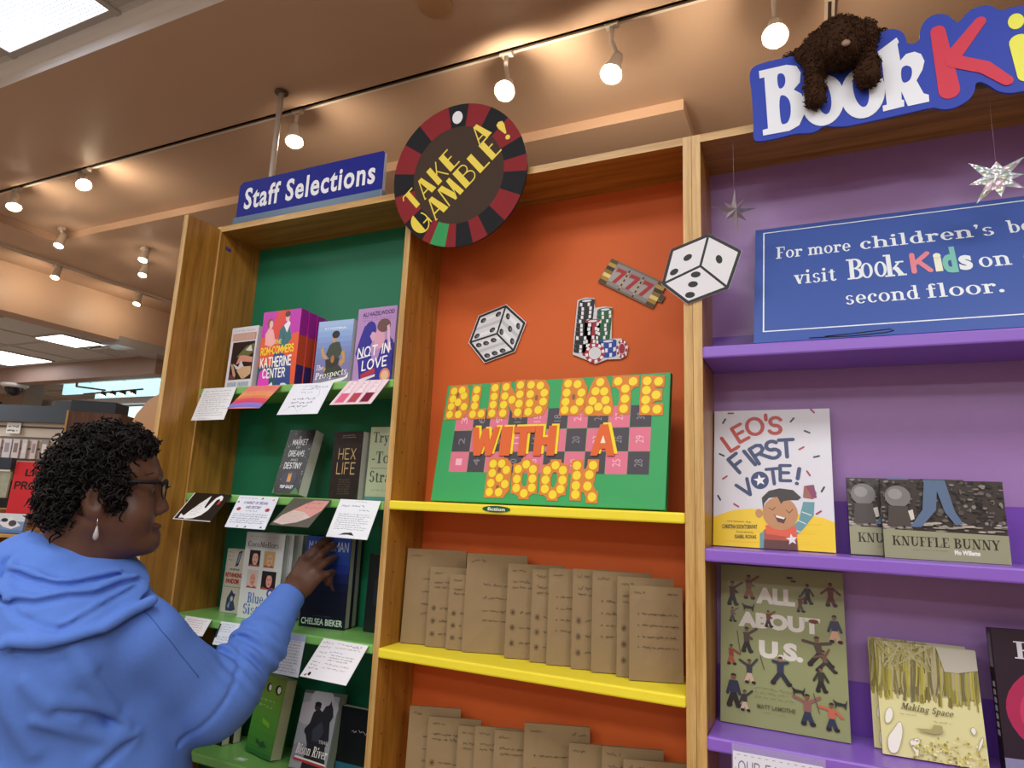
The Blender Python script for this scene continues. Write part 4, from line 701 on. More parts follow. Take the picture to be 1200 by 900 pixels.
def k12(a):
    for u0, u1, v0, v1, n_, c in [(.04, .3, .74, .96, 2, INK), (.36, .94, .78, .97, 2, INK), (.3, .62, .66, .74, 1, '#3a5ab0'), (.7, .96, .84, .94, 1, '#7a5a8a'), (.08, .3, .5, .7, 2, '#5a7a3a'), (.36, .92, .46, .66, 3, INK), (.34, .9, .26, .44, 2, '#8a3a3a'), (.06, .3, .2, .44, 3, INK)]: a.scrib(u0, v0, u1, v1, n_, c, int(u0 * 90 + v0 * 7), .0007)
    a.ell(.16, .1, .03, .05, '#26262c', 8); a.poly([(.05, .06), (.12, .1), (.1, .03)], '#8a4a3a')
for args in [('white card of grey handwriting, leftmost under the top green shelf', -.7068, 1.8121, .1344, .107, .3036, .0051, '#e9ecf0', k1), ('sunset striped orange and violet card under the top green shelf', -.5219, 1.8122, .1234, .1035, .7387, -.0097, '#ee8a80', k2), ('white card with bold slanted words under the magenta and mauve paperbacks', -.3521, 1.8118, .1413, .1079, .5027, .0029, '#e6e9f2', k3),
             ('pale pink card with three drawn bottles, right end of the top green shelf', -.1579, 1.8129, .1307, .1031, .7447, -.0027, '#f2dbe4', k4), ('black card with a white swan beside the woman\'s face', -.6892, 1.4999, .1491, .0981, .6863, -.0078, '#191614', k5), ('white card with purple heading and red flowers, right of the swan card', -.5087, 1.4976, .1469, .0953, .4297, -.0003, '#e6eaf4', k6),
             ('grey card with a pinkish leaf shape under the second green shelf', -.3092, 1.4974, .128, .1043, .8299, -.0066, '#5c5a50', k7), ('white card with blue heading and black bird just above the hand', -.1511, 1.4999, .1269, .1039, .4338, -.0086, '#e9edf2', k8), ('narrow white card showing beside the blue sleeve shoulder', -.6585, 1.1571, .1001, .0478, .5586, .003, '#e9e6e6', k9),
             ('wide white card of blue notes above the crook of the arm', -.5222, 1.1566, .138, .0603, .3772, .0214, '#e4eaf2', k10), ('white card with pale blue top edge behind the raised forearm', -.3182, 1.1532, .0956, .0982, .1441, -.0022, '#e4e8f0', k11), ('white card in many ink colours, right of the forearm under the third green shelf', -.1651, 1.155, .1377, .1054, .7751, -.0115, '#ece9ec', k12)]: card(*args)
for k, (x, lab) in enumerate([(-.62, 'tiny white price tag lying flat on the bottom green shelf, left one'), (-.43, 'tiny white price tag lying flat on the bottom green shelf, right one')]):
    g = G(); g.box(-.016, .016, -.01, .01, 0, .0008, M('#b9d0a8', .4)).box(-.009, .009, -.005, .005, .0008, .0011, M('#e8eee4', .4)); tag(g.obj('price_tag', None, (x, .03, .8149)), lab, 'tag')
# clear-topped paper notice under the lower lilac shelf
def k13(a):
    R = random.Random(2)
    for k in range(12): a.line([(.05 + k * .08, .95), (.08 + k * .08, .95)], '#3a3a48', .006)
    for k in range(5): a.line([(.03, .9 - k * .16), (.03, .86 - k * .16)], '#3a3a48', .006)
    a.fit('OUR FAVORIT', .06, .66, .9, .86, '#26262e', 'k', w=.12, gap=.28); a.fit('NO', .06, .36, .26, .58, '#5a34a0', 'k', w=.16); a.scrib(.3, .36, .9, .58, 1, '#5a34a0', 4, .003)
g = G(); g.box(0, .152, 0, .0008, -.10, 0, M('#eef0f4', .3)); k13(Art(g, .152, .10, 0, 0, -.10, rough=.3)); g.box(-.002, .156, -.0006, .0002, -.1, .012, M('#d8d0e8', .08, .5, alpha=.22))
tag(g.obj('paper_notice', None, (.813, -.0075, 1.071), (-.12, 0, 0)), 'white paper notice lettered OUR FAVORIT on the edge of the lower lilac shelf', 'notice')

# ---------------------------------------------------------------- "blind date" poster board
t = root('poster_board', (.0911, .0425, 1.5056), 'green board with yellow dotted letters reading Blind Date with a Book', 'sign', None, (-.149, 0, -.07))
BW, BH = .597, .3057
g = G(); g.box(0, BW, 0, .018, 0, BH, M('#2fa35a', .5, noise=.04, nscale=12, bump=.2, bscale=30), mx=M('#1f6e3e', .5)); g.obj('board', t, bevel=.0015)
g = G(); a = Art(g, BW, BH, -.0002, e=6e-5)
us = [.07, .161, .243, .331, .42, .509, .598, .683, .767, .853, .936]; vs_ = [.24, .41, .59, .76]
R = random.Random(6)
for i in range(10):
    for j in range(3):
        pk = (i + j) % 2 == 0; a.n = 0; a.rect(us[i] + .001, vs_[j] + .002, us[i + 1] - .001, vs_[j + 1] - .002, '#dd6f8a' if pk else '#3c3640')
        a.n = 3; n_ = (i * 3 + j + 1); cu, cv = (us[i] + us[i + 1]) / 2, (vs_[j] + vs_[j + 1]) / 2; a.fit(str(n_), cu - .014, cv - .03, cu + .014, cv + .03, '#f0b8c4' if pk else '#8a848c', rot=90)
g.obj('number_grid', t)
DOTS = dict(B=[(.04, .944), (.082, .948), (.039, .874), (.095, .897), (.069, .841), (.036, .806), (.103, .799), (.034, .734), (.079, .734)], L=[(.158, .944), (.157, .87), (.157, .802), (.153, .73), (.195, .732)], I=[(.248, .954), (.249, .878), (.249, .807), (.248, .733)], N=[(.302, .956), (.301, .877), (.3, .802), (.301, .731), (.337, .842), (.37, .965), (.372, .886), (.373, .806), (.371, .733)],
 D=[(.42, .961), (.421, .883), (.422, .806), (.42, .734), (.463, .951), (.484, .888), (.483, .815), (.465, .747)], D2=[(.587, .954), (.584, .879), (.583, .805), (.582, .739), (.628, .945), (.648, .874), (.644, .801), (.623, .738)], A=[(.724, .951), (.707, .88), (.743, .875), (.698, .803), (.751, .805), (.724, .754), (.687, .731), (.76, .727)], T=[(.797, .95), (.857, .943), (.828, .888), (.829, .809), (.826, .733)], E=[(.912, .94), (.911, .868), (.91, .794), (.911, .723), (.956, .932), (.949, .829), (.955, .719)],
 B2=[(.285, .31), (.325, .313), (.286, .236), (.35, .262), (.322, .199), (.285, .156), (.35, .15), (.283, .085), (.326, .086)], O=[(.437, .308), (.403, .27), (.469, .27), (.402, .192), (.471, .197), (.404, .122), (.472, .127), (.44, .083)], O2=[(.565, .303), (.531, .262), (.598, .265), (.528, .19), (.6, .191), (.529, .121), (.595, .123), (.564, .08)], K=[(.655, .302), (.72, .305), (.657, .228), (.708, .234), (.657, .153), (.704, .15), (.658, .087), (.725, .072)])
LINKS = dict(B=[(0, 1), (1, 3), (3, 4), (4, 6), (6, 8), (8, 7), (7, 5), (5, 2), (2, 0), (2, 4), (5, 4)], L=[(0, 1), (1, 2), (2, 3), (3, 4)], I=[(0, 1), (1, 2), (2, 3)], N=[(0, 1), (1, 2), (2, 3), (0, 4), (4, 8), (5, 6), (6, 7), (7, 8)], D=[(0, 1), (1, 2), (2, 3), (0, 4), (4, 5), (5, 6), (6, 7), (7, 3)], A=[(0, 1), (0, 2), (1, 3), (2, 4), (3, 6), (4, 7), (3, 5), (5, 4)], T=[(0, 1), (2, 3), (3, 4), (0, 2), (1, 2)], E=[(0, 1), (1, 2), (2, 3), (0, 4), (1, 5), (2, 5), (3, 6)], O=[(0, 1), (0, 2), (1, 3), (2, 4), (3, 5), (4, 6), (5, 7), (6, 7)], K=[(0, 2), (2, 4), (4, 6), (1, 3), (3, 4), (2, 3), (3, 5), (5, 7), (4, 5)])
LINKS['D2'] = LINKS['D']; LINKS['B2'] = LINKS['B']; LINKS['O2'] = LINKS['O']
OC = M('#d9822e', .6); YD = M('#f4d81e', .45)
for key, ds in DOTS.items():
    g = G(); a = Art(g, BW, BH, -.0012, e=8e-5); pts = [(u * BW, v * BH) for u, v in ds]; P = []
    for i, j in LINKS[key]: P += [[q for q in p] for p in line_polys([pts[i], pts[j]], .0268, False)]
    if key[0] in 'BDA':
        sq = sorted({(round(x + i_ * .0136, 5), round(y + j_ * .0136, 5)) for x, y in pts for i_ in (-1, 1) for j_ in (-1, 1)}); hl_ = []
        for seq in (sq, sq[::-1]):
            st_ = []
            for q in seq:
                while len(st_) > 1 and (st_[-1][0] - st_[-2][0]) * (q[1] - st_[-2][1]) - (st_[-1][1] - st_[-2][1]) * (q[0] - st_[-2][0]) <= 0: st_.pop()
                st_.append(q)
            hl_ += st_[:-1]
        P = [hl_]
    for x, y in pts: P.append([(x - .0138, y - .0138), (x + .0138, y - .0138), (x + .0138, y + .0138), (x - .0138, y + .0138)])
    a.lay(merge(P), OC); a.n += 2
    for p in P:
        n_ = len(p); g.add([(q[0], -.0012, q[1]) for q in p] + [(q[0], -.0002, q[1]) for q in p], [(i, (i + 1) % n_, n_ + (i + 1) % n_, n_ + i) for i in range(n_)], OC)
    a.lay([ell(u_ * BW, v_ * BH, .0045, .0075, 12) for u_, v_ in dict(B=[(.063, .905), (.070, .783)], B2=[(.317, .262), (.318, .120)], D=[(.451, .85)], D2=[(.616, .842)]).get(key, [])], '#8a5a20'); a.lay([ell(x, y, .0102, .0102, 20) for x, y in pts], YD); g.obj('dotted_letter', t)
OB = M('#e0662a', .6); YB = M('#f4dc1c', .5)
SLAB = {'W': [(0, 1), (.22, 1), (.3, .5), (.4, .95), (.6, .95), (.68, .5), (.8, 1), (1, 1), (.8, 0), (.58, 0), (.5, .42), (.4, 0), (.16, 0)], 'I': [(0, 0), (1, 0), (1, 1), (0, 1)], 'T': [(0, 1), (1, 1), (1, .78), (.66, .78), (.66, 0), (.3, 0), (.3, .78), (0, .78)], 'H': [(0, 0), (0, 1), (.36, 1), (.36, .62), (.64, .62), (.64, 1), (1, 1), (1, 0), (.64, 0), (.64, .36), (.36, .36), (.36, 0)], 'A': [(0, 0), (.34, 1), (.66, 1), (1, 0), (.7, 0), (.62, .22), (.38, .22), (.3, 0)]}
for ch, u0, u1 in [('W', .166, .298), ('I', .308, .358), ('T', .366, .462), ('H', .464, .556), ('A', .706, .803)]:
    g = G(); pts = [(u0 + (u1 - u0) * x, .375 + .238 * y) for x, y in SLAB[ch]]; f = lambda dx, dy: [((u + dx) * BW, (v + dy) * BH) for u, v in pts]
    g.prism(f(.011, .016), -.0022, -.0004, YB); g.prism(f(0, 0), -.0042, -.0024, OB)
    if ch == 'A': Art(g, BW, BH, -.0043).poly([(.744, .47), (.765, .47), (.754, .53)], '#f0e4c8')
    g.obj('slab_letter', t)

# ---------------------------------------------------------------- roulette wheel sign
t = root('roulette_sign', (.1561, -.0320, 2.3430), 'round red and black roulette wheel sign lettered Take a Gamble in yellow', 'sign', None, (.0975, 0, .058))
RW = .192; g = G(); g.lathe([(0, 0), (RW, 0), (RW, .008), (0, .008)], M('#3a2c22', .7), (0, 0, 0), (0, 1, 0), 48, False); g.obj('disc', t)
g = G(); a = Art(g, 1, 1, -.0003); RED, BLK = M('#85242a', .7, .2, noise=.06, nscale=30), M('#1b1c20', .7, .2, noise=.1, nscale=30)
a.lay([ell(0, 0, RW * .7, RW * .7, 40)], M('#43342a', .75, .2, noise=.05, nscale=20)); segs = [(-9, 9, BLK), (9, 29, RED), (29, 47, BLK), (47, 67, RED), (67, 82, BLK), (82, 95, RED), (95, 114, BLK), (114, 136, RED), (136, 153, BLK), (153, 166, RED), (166, 181, BLK), (181, 190, RED), (190, 204, M('#159048', .55)), (204, 212, RED), (212, 234, BLK), (234, 259, RED), (259, 279, BLK), (279, 304, RED), (304, 323, BLK), (323, 351, RED)]
for a0, a1, m in segs:
    o_ = [(RW * math.sin(math.radians(a0 + (a1 - a0) * k / 4)), RW * math.cos(math.radians(a0 + (a1 - a0) * k / 4))) for k in range(5)]; i_ = [(x * .68, y * .68) for x, y in o_]; a.lay([o_ + i_[::-1]], m)
a.lay([ell(-.003, .157, .0150, .0175, 20)], '#dcdde2'); g.obj('wheel_face', t)
g = G(); a = Art(g, 1, 1, -.0012); YL = M('#e6cf3a', .5)
# art-deco letters: one filled slab and hairlines, in a unit box
def hl(*p): return line_polys(list(p), .07, False)
DECO = {'T': [[(.3, 0), (.62, 0), (.62, .95), (.3, .95)]] + hl((0, .8), (.12, .95), (.9, .95)), 'A': [[(.45, 1), (.72, 1), (1, 0), (.62, 0)]] + hl((.05, 0), (.5, 1)) + hl((.2, .3), (.8, .3)) + [[(.05, 0), (.16, 0), (.16, .04), (.05, .04)]], 'K': [[(.05, 0), (.42, 0), (.42, 1), (.05, 1)]] + hl((.42, .45), (.9, 1)) + hl((.55, .6), (.98, 0)), 'E': [[(.1, 0), (.5, 0), (.5, 1), (.1, 1)]] + hl((.5, .965), (.9, .965)) + hl((.5, .55), (.8, .55)) + hl((.5, .035), (.95, .035)),
        'G': [arc(.5, .5, .48, .52, 95, 265, 12)] + line_polys(arc(.5, .5, .44, .49, -95, 40, 10), .06, False) + hl((.6, .36), (.95, .36), (.95, .1)), 'M': [[(.08, 1), (.40, 1), (.66, .25), (.56, 0), (.44, 0)], [(.56, 0), (.66, .25), (.72, 1), (.96, 1), (1.08, 0), (.78, 0), (.74, .42)]] + hl((.1, 1), (.0, 0)), 'B': [[(.05, 0), (.42, 0), (.42, 1), (.05, 1)]] + line_polys([(.42, .96), (.6, .96)] + arc(.62, .75, .24, .21, 90, -90, 8) + [(.42, .54)], .06, False) + line_polys([(.6, .54)] + arc(.64, .28, .32, .25, 90, -90, 8) + [(.42, .03)], .06, False), 'L': [[(.1, 0), (.5, 0), (.5, 1), (.1, 1)]] + hl((.5, .035), (.95, .035)), '!': [[(.3, 1), (.5, 1.08), (.7, 1), (.72, .8), (.56, .34), (.46, .34), (.3, .8)], ell(.5, .12, .14, .12, 12)]}
def deco(ch, x, y, wd_, ht, ang):
    ca, sa = math.cos(math.radians(ang)), math.sin(math.radians(ang)); P = []
    for p in DECO[ch]: P.append([(x + (u - .5) * wd_ * ca - (v - .5) * ht * sa, y + (u - .5) * wd_ * sa + (v - .5) * ht * ca) for u, v in p])
    a.n = 0; a.lay(merge(P), YL)
for ch, x, y, w_ in [('T', -.132, -.047, .046), ('A', -.097, -.020, .046), ('K', -.060, .013, .043), ('E', -.026, .043, .042)]: deco(ch, x, y, w_, .056, 41)
for ch, x, y, w_ in [('G', -.108, -.115, .054), ('A', -.063, -.078, .050), ('M', -.022, -.042, .050), ('B', .021, -.004, .048), ('L', .058, .028, .043), ('E', .091, .057, .042)]: deco(ch, x, y, w_, .060, 41)
deco('A', .062, .102, .046, .052, 41); deco('!', .130, .096, .046, .054, 30); g.obj('lettering', t)

# ---------------------------------------------------------------- blue name sign on the left bookcase
t = root('name_sign', (-.404, .012, 2.345), 'blue acrylic sign reading Staff Selections on top of the left bookcase', 'sign')
G().box(-.29, .29, -.006, .018, .0, .026, M('#5d748c', .25)).obj('base', t, bevel=.002)
g = G(); g.prism([(-.285, .027), (.285, .027), (.285, .143), (.278, .150), (-.272, .150), (-.285, .138)], .002, .014, M('#20288a', .5, .15), M('#9aa4b8', .3)); g.obj('panel', t)
g = G(); a = Art(g, .57, .12, .0016, -.285, .028); P = a.fit('Staff Selections', .05, .2, .95, .82, '#eef0f4', 'b', bold=.026, space=1.12); g.obj('lettering', t)

# ---------------------------------------------------------------- printed cut-outs on the orange back
def cut(name, label, X_, Y_, Z_, outline, art, rot=0, cat='cut-out', grp=None, edge='#e9e9ec'):
    g = G(); ca, sa = math.cos(math.radians(rot)), math.sin(math.radians(rot)); R2 = lambda x, y: (x * ca - y * sa, x * sa + y * ca)
    g.prism([R2(*p) for p in outline], 0, .003, M(edge, .35)); a = Art(g, 1, 1, 0, rough=.6); a.xf = R2; art(a); o = g.obj(name, None, (X_, Y_, Z_)); return tag(o, label, cat, grp)
def cube_art(A_, B_, C_, D_, E_, F_, O_, pips, gloss):
    def fn(a):
        lw = .0066
        for q in ((A_, B_, O_, F_), (B_, C_, D_, O_), (F_, O_, D_, E_)): a.lay([list(q)], '#dfe0e4')
        if gloss:
            R = random.Random(3)
            for q in ((A_, B_, O_, F_), (B_, C_, D_, O_), (F_, O_, D_, E_)):
                for k in range(3): s0 = .15 + k * .3; m_ = lambda p, r_, s_: (p[0] + (r_[0] - p[0]) * s_, p[1] + (r_[1] - p[1]) * s_); a.lay([[m_(q[0], q[3], s0), m_(q[1], q[2], s0), m_(q[1], q[2], s0 + .13), m_(q[0], q[3], s0 + .13)]], '#c4c6cc' if k % 2 else '#f0f1f4')
        a.lay(merge(line_polys([A_, B_, C_, D_, E_, F_, A_], lw) + line_polys([O_, B_], lw * .8) + line_polys([O_, D_], lw * .8) + line_polys([O_, F_], lw * .8)), '#1d1d20')
        for (x, y), an, s_ in pips:
            ca, sa = math.cos(math.radians(an)), math.sin(math.radians(an)); rx, ry = .0088 * s_, .0058 * s_; a.lay([[(x + p * ca - q * sa, y + p * sa + q * ca) for p, q in ell(0, 0, rx, ry, 14)]], '#1d1d20')
            if gloss: a.lay([[(x + .002 + p * ca - q * sa, y - .001 + p * sa + q * ca) for p, q in ell(0, 0, rx * .55, ry * .5, 10)]], '#6c6e74')
    return fn
def outline(pts, k=1.07): return [(x * k, y * k) for x, y in pts]
s1 = .00137 / 10 * 1.15     # crop pixels of the clear die to metres
def dz(l, cx, cy, sx, sy): return [((x - cx) * sx, (cy - y) * sy) for x, y in l]
V1 = dz([(215, 285), (510, 185), (725, 410), (620, 725), (305, 830), (120, 590), (425, 510)], 425, 508, .000268, .000235)
A1, B1, C1, D1, E1, F1, O1 = V1
pp = dz([(260, 335), (430, 275), (370, 460), (195, 520), (540, 312), (660, 440), (475, 492), (570, 465), (600, 615), (222, 632), (305, 615), (390, 585), (325, 765), (410, 742), (498, 718)], 425, 508, .000268, .000235)
cut('paper_die', 'glossy printed die cut-out on the orange back, left one', .198, .1575, 1.962, outline([A1, B1, C1, D1, E1, F1]), cube_art(A1, B1, C1, D1, E1, F1, O1, [(p, 30 if i < 4 else (-75 if i < 9 else -5), 1.05) for i, p in enumerate(pp)], True), grp='paper dice')
V2 = dz([(690, -30), (880, -120), (1105, 20), (1030, 240), (800, 312), (650, 175), (875, 85)], 870, 90, .000356, .000352)
A2, B2, C2, D2, E2, F2, O2 = V2
B2 = dz([(925, -110)], 870, 90, .000356, .000352)[0]; A2 = dz([(705, -40)], 870, 90, .000356, .000352)[0]
pp = dz([(717, 105), (985, 55), (847, 137), (830, 198), (812, 265), (800, 20)], 870, 90, .000356, .000352)
cut('paper_die', 'large plain black and white die cut-out in front of the oak upright', .762, -.0045, 2.0275, outline([A2, B2, C2, D2, E2, F2], 1.05), cube_art(A2, B2, C2, D2, E2, F2, O2, [(pp[0], 30, 1.15), (pp[1], -75, 1.15), (pp[2], 0, 1.2), (pp[3], 0, 1.2), (pp[4], 0, 1.2), (pp[5], 30, 1.15)], False), grp='paper dice')
def slot_art(a):
    a.lay([[(-.06, -.03), (.06, -.03), (.06, .03), (-.06, .03)]], '#a79f9c'); a.lay([[(-.06, .012), (.06, .012), (.06, .03), (-.06, .03)]], '#8f8886'); a.lay([[(-.06, -.03), (.06, -.03), (.06, -.02), (-.06, -.02)]], '#8a8280')
    for x0, x1 in ((-.082, -.06), (.06, .082)):
        for k, c in enumerate(['#4a3818', '#a8822c', '#e4cf80', '#8a6a20', '#33260f', '#b8943c', '#5a441c']): a.lay([[(x0, -.034 + k * .0097), (x1, -.034 + k * .0097), (x1, -.034 + (k + 1) * .0097), (x0, -.034 + (k + 1) * .0097)]], c)
    for x in (-.021, .021): a.lay([[(x - .002, -.032 + k * .0128), (x + .002, -.032 + k * .0128), (x + .002, -.0255 + k * .0128), (x - .002, -.0255 + k * .0128)] for k in range(5)], '#2a2018'); a.lay([[(x - .002, -.0255 + k * .0128), (x + .002, -.0255 + k * .0128), (x + .002, -.02 + k * .0128), (x - .002, -.02 + k * .0128)] for k in range(4)], '#c8ac50')
    for x in (-.04, 0, .04): a.lay([[(x - .013, .02), (x + .014, .02), (x + .014, .012), (x + .002, -.02), (x - .009, -.02), (x + .003, .01), (x - .009, .01), (x - .013, .006)]], '#a8242c')
    a.lay([[(.082, -.008), (.094, -.012), (.094, .004), (.082, .008)]], '#4a3c1c')
cut('slot_reel', 'printed slot machine reel showing three red sevens on the orange back', .571, .1575, 2.067, [(-.083, -.035), (.083, -.035), (.083, -.013), (.095, -.013), (.095, .005), (.083, .009), (.083, .035), (-.083, .035)], slot_art, -31, edge='#6a5840')
def chips_art(a):
    def stack(x, y0, y1, w_, c, lean, seed):
        n_ = max(3, int((y1 - y0) / .0105)); R = random.Random(seed)
        for k in range(n_):
            y = y0 + (y1 - y0) * k / n_; xx = x + lean * k; hh = (y1 - y0) / n_; a.n = 0
            a.lay([[(xx - w_, y)] + arc(xx, y, w_, w_ * .22, 180, 360, 8) + [(xx + w_, y + hh)] + arc(xx, y + hh, w_, w_ * .22, 0, -180, 8)], c if k % 2 else c)
            o_ = R.uniform(-.9, -.3) * w_
            for q in range(2):
                u0 = o_ + q * w_ * .95
                if abs(u0) < w_ * .85: dip = lambda u: -w_ * .22 * math.sqrt(max(0, 1 - (u / w_) ** 2)); u1 = min(u0 + w_ * .3, w_ * .95); a.lay([[(xx + u0, y + hh * .1 + dip(u0)), (xx + u1, y + hh * .1 + dip(u1)), (xx + u1, y + hh * .9 + dip(u1)), (xx + u0, y + hh * .9 + dip(u0))]], '#e9e9ea')
        a.lay([ell(x + lean * n_, y1, w_, w_ * .24, 16)], c); a.lay([ell(x + lean * n_, y1, w_ * .6, w_ * .14, 14)], '#dcdcde')
    stack(-.047, -.056, .078, .022, '#1c1c20', .0009, 2); a.n = 4; stack(.006, -.036, .05, .02, '#1e5a3a', .0009, 4); stack(-.024, -.066, .022, .021, '#9c2434', .0006, 6); a.n = 8; stack(.022, -.072, -.034, .022, '#2446a0', .0, 8)
    def chip(x, y, rx, ry, c):
        a.lay([ell(x, y, rx, ry, 24)], c)
        for k in range(8): b = math.radians(k * 45 + 10); a.lay([[(x + rx * r_ * math.cos(b + d), y + ry * r_ * math.sin(b + d)) for r_, d in ((.98, -.18), (.98, .18), (.7, .2), (.7, -.2))]], '#ececee')
        a.lay([ell(x, y, rx * .62, ry * .62, 20)], '#ececee'); a.lay([ell(x, y, rx * .56, ry * .56, 20)], c if rx < .015 else '#d9d9de')
    a.n = 12; chip(.058, -.056, .014, .024, '#a02438'); a.n = 16; chip(-.012, -.063, .026, .0255, '#b0243a')
cut('poker_chips', 'printed stacks of black, red, green and blue poker chips on the orange back', .4895, .1575, 1.953, [(-.071, -.063), (-.068, .0), (-.062, .082), (-.04, .087), (-.016, .083), (-.014, .057), (.012, .058), (.031, .054), (.031, -.028), (.056, -.029), (.074, -.05), (.07, -.074), (.055, -.082), (.02, -.081), (-.01, -.091), (-.036, -.078)], chips_art, 0, edge='#cfd0d2')
# ---------------------------------------------------------------- foil stars hanging over the purple bay
def star(label, X_, Y_, Z_, spikes, depth, m, thread, twist, ir=.0225):
    t = root('foil_star', (X_, Y_, Z_), label, 'ornament', 'foil stars', (0, 0, twist)); g = G(); n_ = len(spikes); vs = []
    for i, (an, L) in enumerate(spikes):
        a1 = spikes[(i + 1) % n_][0] + (360 if i == n_ - 1 else 0); vs.append((L * math.cos(math.radians(an)), 0, L * math.sin(math.radians(an)))); am = (an + a1) / 2; vs.append((ir * math.cos(math.radians(am)), 0, ir * math.sin(math.radians(am))))
    k = len(vs); vs += [(0, -depth, 0), (0, depth, 0)]; g.add(vs, [(k, (i + 1) % k, i) for i in range(k)] + [(k + 1, i, (i + 1) % k) for i in range(k)], m); g.obj('star', t)
    G().tube([(0, 0, .03), (0, 0, thread)], .00012, M('#cfc8d4', .3), 5).obj('thread', t)
fm = bpy.data.materials.new('holographic_foil'); fm.use_nodes = True; nt = fm.node_tree; bb = nt.nodes['Principled BSDF']; tc = nt.nodes.new('ShaderNodeTexCoord'); vo = nt.nodes.new('ShaderNodeTexVoronoi'); vo.inputs['Scale'].default_value = 120; nt.links.new(tc.outputs['Object'], vo.inputs['Vector'])
hs = nt.nodes.new('ShaderNodeMixRGB'); hs.blend_type = 'MIX'; hs.inputs[0].default_value = .3; hs.inputs[1].default_value = (.82, .84, .86, 1); nt.links.new(vo.outputs['Color'], hs.inputs[2]); nt.links.new(hs.outputs[0], bb.inputs['Base Color']); bb.inputs['Metallic'].default_value = .45; bb.inputs['Roughness'].default_value = .3
bp = nt.nodes.new('ShaderNodeBump'); bp.inputs['Strength'].default_value = .9; bp.inputs['Distance'].default_value = .004; nt.links.new(vo.outputs['Distance'], bp.inputs['Height']); nt.links.new(bp.outputs[0], bb.inputs['Normal'])
star('bright silver holographic star hanging above the blue notice at the right', 1.307, .02, 2.1485, [(0, .042), (38, .058), (88, .034), (138, .058), (188, .046), (232, .06), (275, .04), (325, .05)], .008, fm, .177, .0)
star('dull grey foil star hanging at the left end of the purple bay', .834, .02, 2.157, [(12, .052), (52, .04), (88, .052), (140, .03), (172, .055), (225, .03), (278, .052), (322, .034)], .012, M('#a0949a', .35, .5, .4, noise=.3, nscale=60), .168, .5, .015)

# ---------------------------------------------------------------- blue notice on the top lilac shelf
t = root('notice_board', (.8674, .012, 1.8538), 'wide blue notice with white border about more children\'s books, on the top lilac shelf', 'sign', None, (-.430, 0, 0)); SW, SH = .615, .340
BLUE = M('#4660a8', .33, .5, noise=.02, nscale=300); g = G(); g.box(0, SW, 0, .006, 0, SH, BLUE); g.obj('panel', t); WT = '#e9f0f4'
g = G(); a = Art(g, SW, SH, -.0002, e=6e-5)
for u0, v0, u1, v1 in ((.028, .082, .972, .09), (.028, .955, .972, .963), (.028, .082, .0325, .963), (.9675, .082, .972, .963)): a.rect(u0, v0, u1, v1, WT)
g.obj('border', t); g = G(); a = Art(g, SW, SH, -.0002, e=6e-5)
a.fit('For more', .072, .70, .315, .808, WT, 's'); a.fit("children's", .345, .70, .728, .808, WT, 's'); a.fit('books', .765, .70, .93, .808, WT, 's'); a.fit('visit', .13, .455, .264, .575, WT, 's'); a.fit('on', .669, .45, .752, .532, WT, 's'); a.fit('our', .785, .45, .872, .532, WT, 's'); a.fit('second', .286, .25, .495, .360, WT, 's'); a.fit('floor.', .515, .25, .715, .360, WT, 's')
a.fit('B', .297, .45, .347, .625, WT, 's'); a.fit('oo', .338, .45, .415, .58, WT, 's'); a.fit('k', .408, .445, .470, .63, WT, 's'); a.fit('K', .484, .45, .545, .622, '#e48a94', 'k', w=.22); a.fit('i', .55, .45, .572, .6, '#eef0d8', 'b', bold=.06); a.fit('d', .572, .43, .612, .64, '#7fc4b4', 'b', bold=.05); a.fit('s', .616, .44, .652, .56, WT, 'b', bold=.04); g.obj('lettering', t)
g = G().tube([(.972, -.004, 1.8535), (1.05, -.0035, 1.8525), (1.105, -.006, 1.8545), (1.118, -.007, 1.857), (1.112, -.007, 1.8605), (1.06, -.005, 1.8575), (1.0, -.004, 1.8548)], .0011, M('#17171c', .3, metal=.4), 6); tag(g.obj('wire_stand', None), 'bent black wire lying on the top lilac shelf under the blue notice', 'wire')

# ---------------------------------------------------------------- cut-out shop sign on the right bookcase
t = root('shop_sign', (0, -.0290, 0), 'blue cut-out sign with white Book and red K on top of the right bookcase', 'sign')
OUT = [(.8874, 2.2841), (.8800, 2.2930), (.8817, 2.3274), (.8799, 2.399), (.8757, 2.4414), (.8797, 2.4612), (.8974, 2.4689), (.9572, 2.4689), (.9904, 2.4678), (1.0547, 2.4635), (1.1017, 2.4678), (1.1327, 2.4783), (1.1493, 2.4791), (1.165, 2.4686), (1.1713, 2.4512), (1.1718, 2.4357), (1.1936, 2.4351), (1.1952, 2.4614), (1.2036, 2.48), (1.2215, 2.4898), (1.2423, 2.4832), (1.2549, 2.4623), (1.2587, 2.4573), (1.2769, 2.4799), (1.2978, 2.4846), (1.3149, 2.4791), (1.3256, 2.4626), (1.3431, 2.4663), (1.3624, 2.4638), (1.40, 2.445), (1.44, 2.47), (1.475, 2.465), (1.485, 2.42), (1.52, 2.41), (1.56, 2.38), (1.555, 2.31), (1.51, 2.285), (1.46, 2.295), (1.42, 2.285), (1.38, 2.285),
       (1.3479, 2.2893), (1.3287, 2.2889), (1.31, 2.2971), (1.2981, 2.3126), (1.2858, 2.3247), (1.2763, 2.3235), (1.2753, 2.3094), (1.266, 2.292), (1.2449, 2.281), (1.2284, 2.2796), (1.215, 2.2846), (1.207, 2.2901), (1.1586, 2.2869), (1.0847, 2.2834), (1.0542, 2.2827), (1.0312, 2.2879), (1.0157, 2.2933), (1.0026, 2.2827), (.9834, 2.283), (.9628, 2.2880), (.9262, 2.2837)]
SB = M('#2c44b0', .5, .25); g = G(); g.prism(smooth_poly(OUT, 2), 0, .006, SB, M('#3a4f9c', .4)); g.obj('board', t)
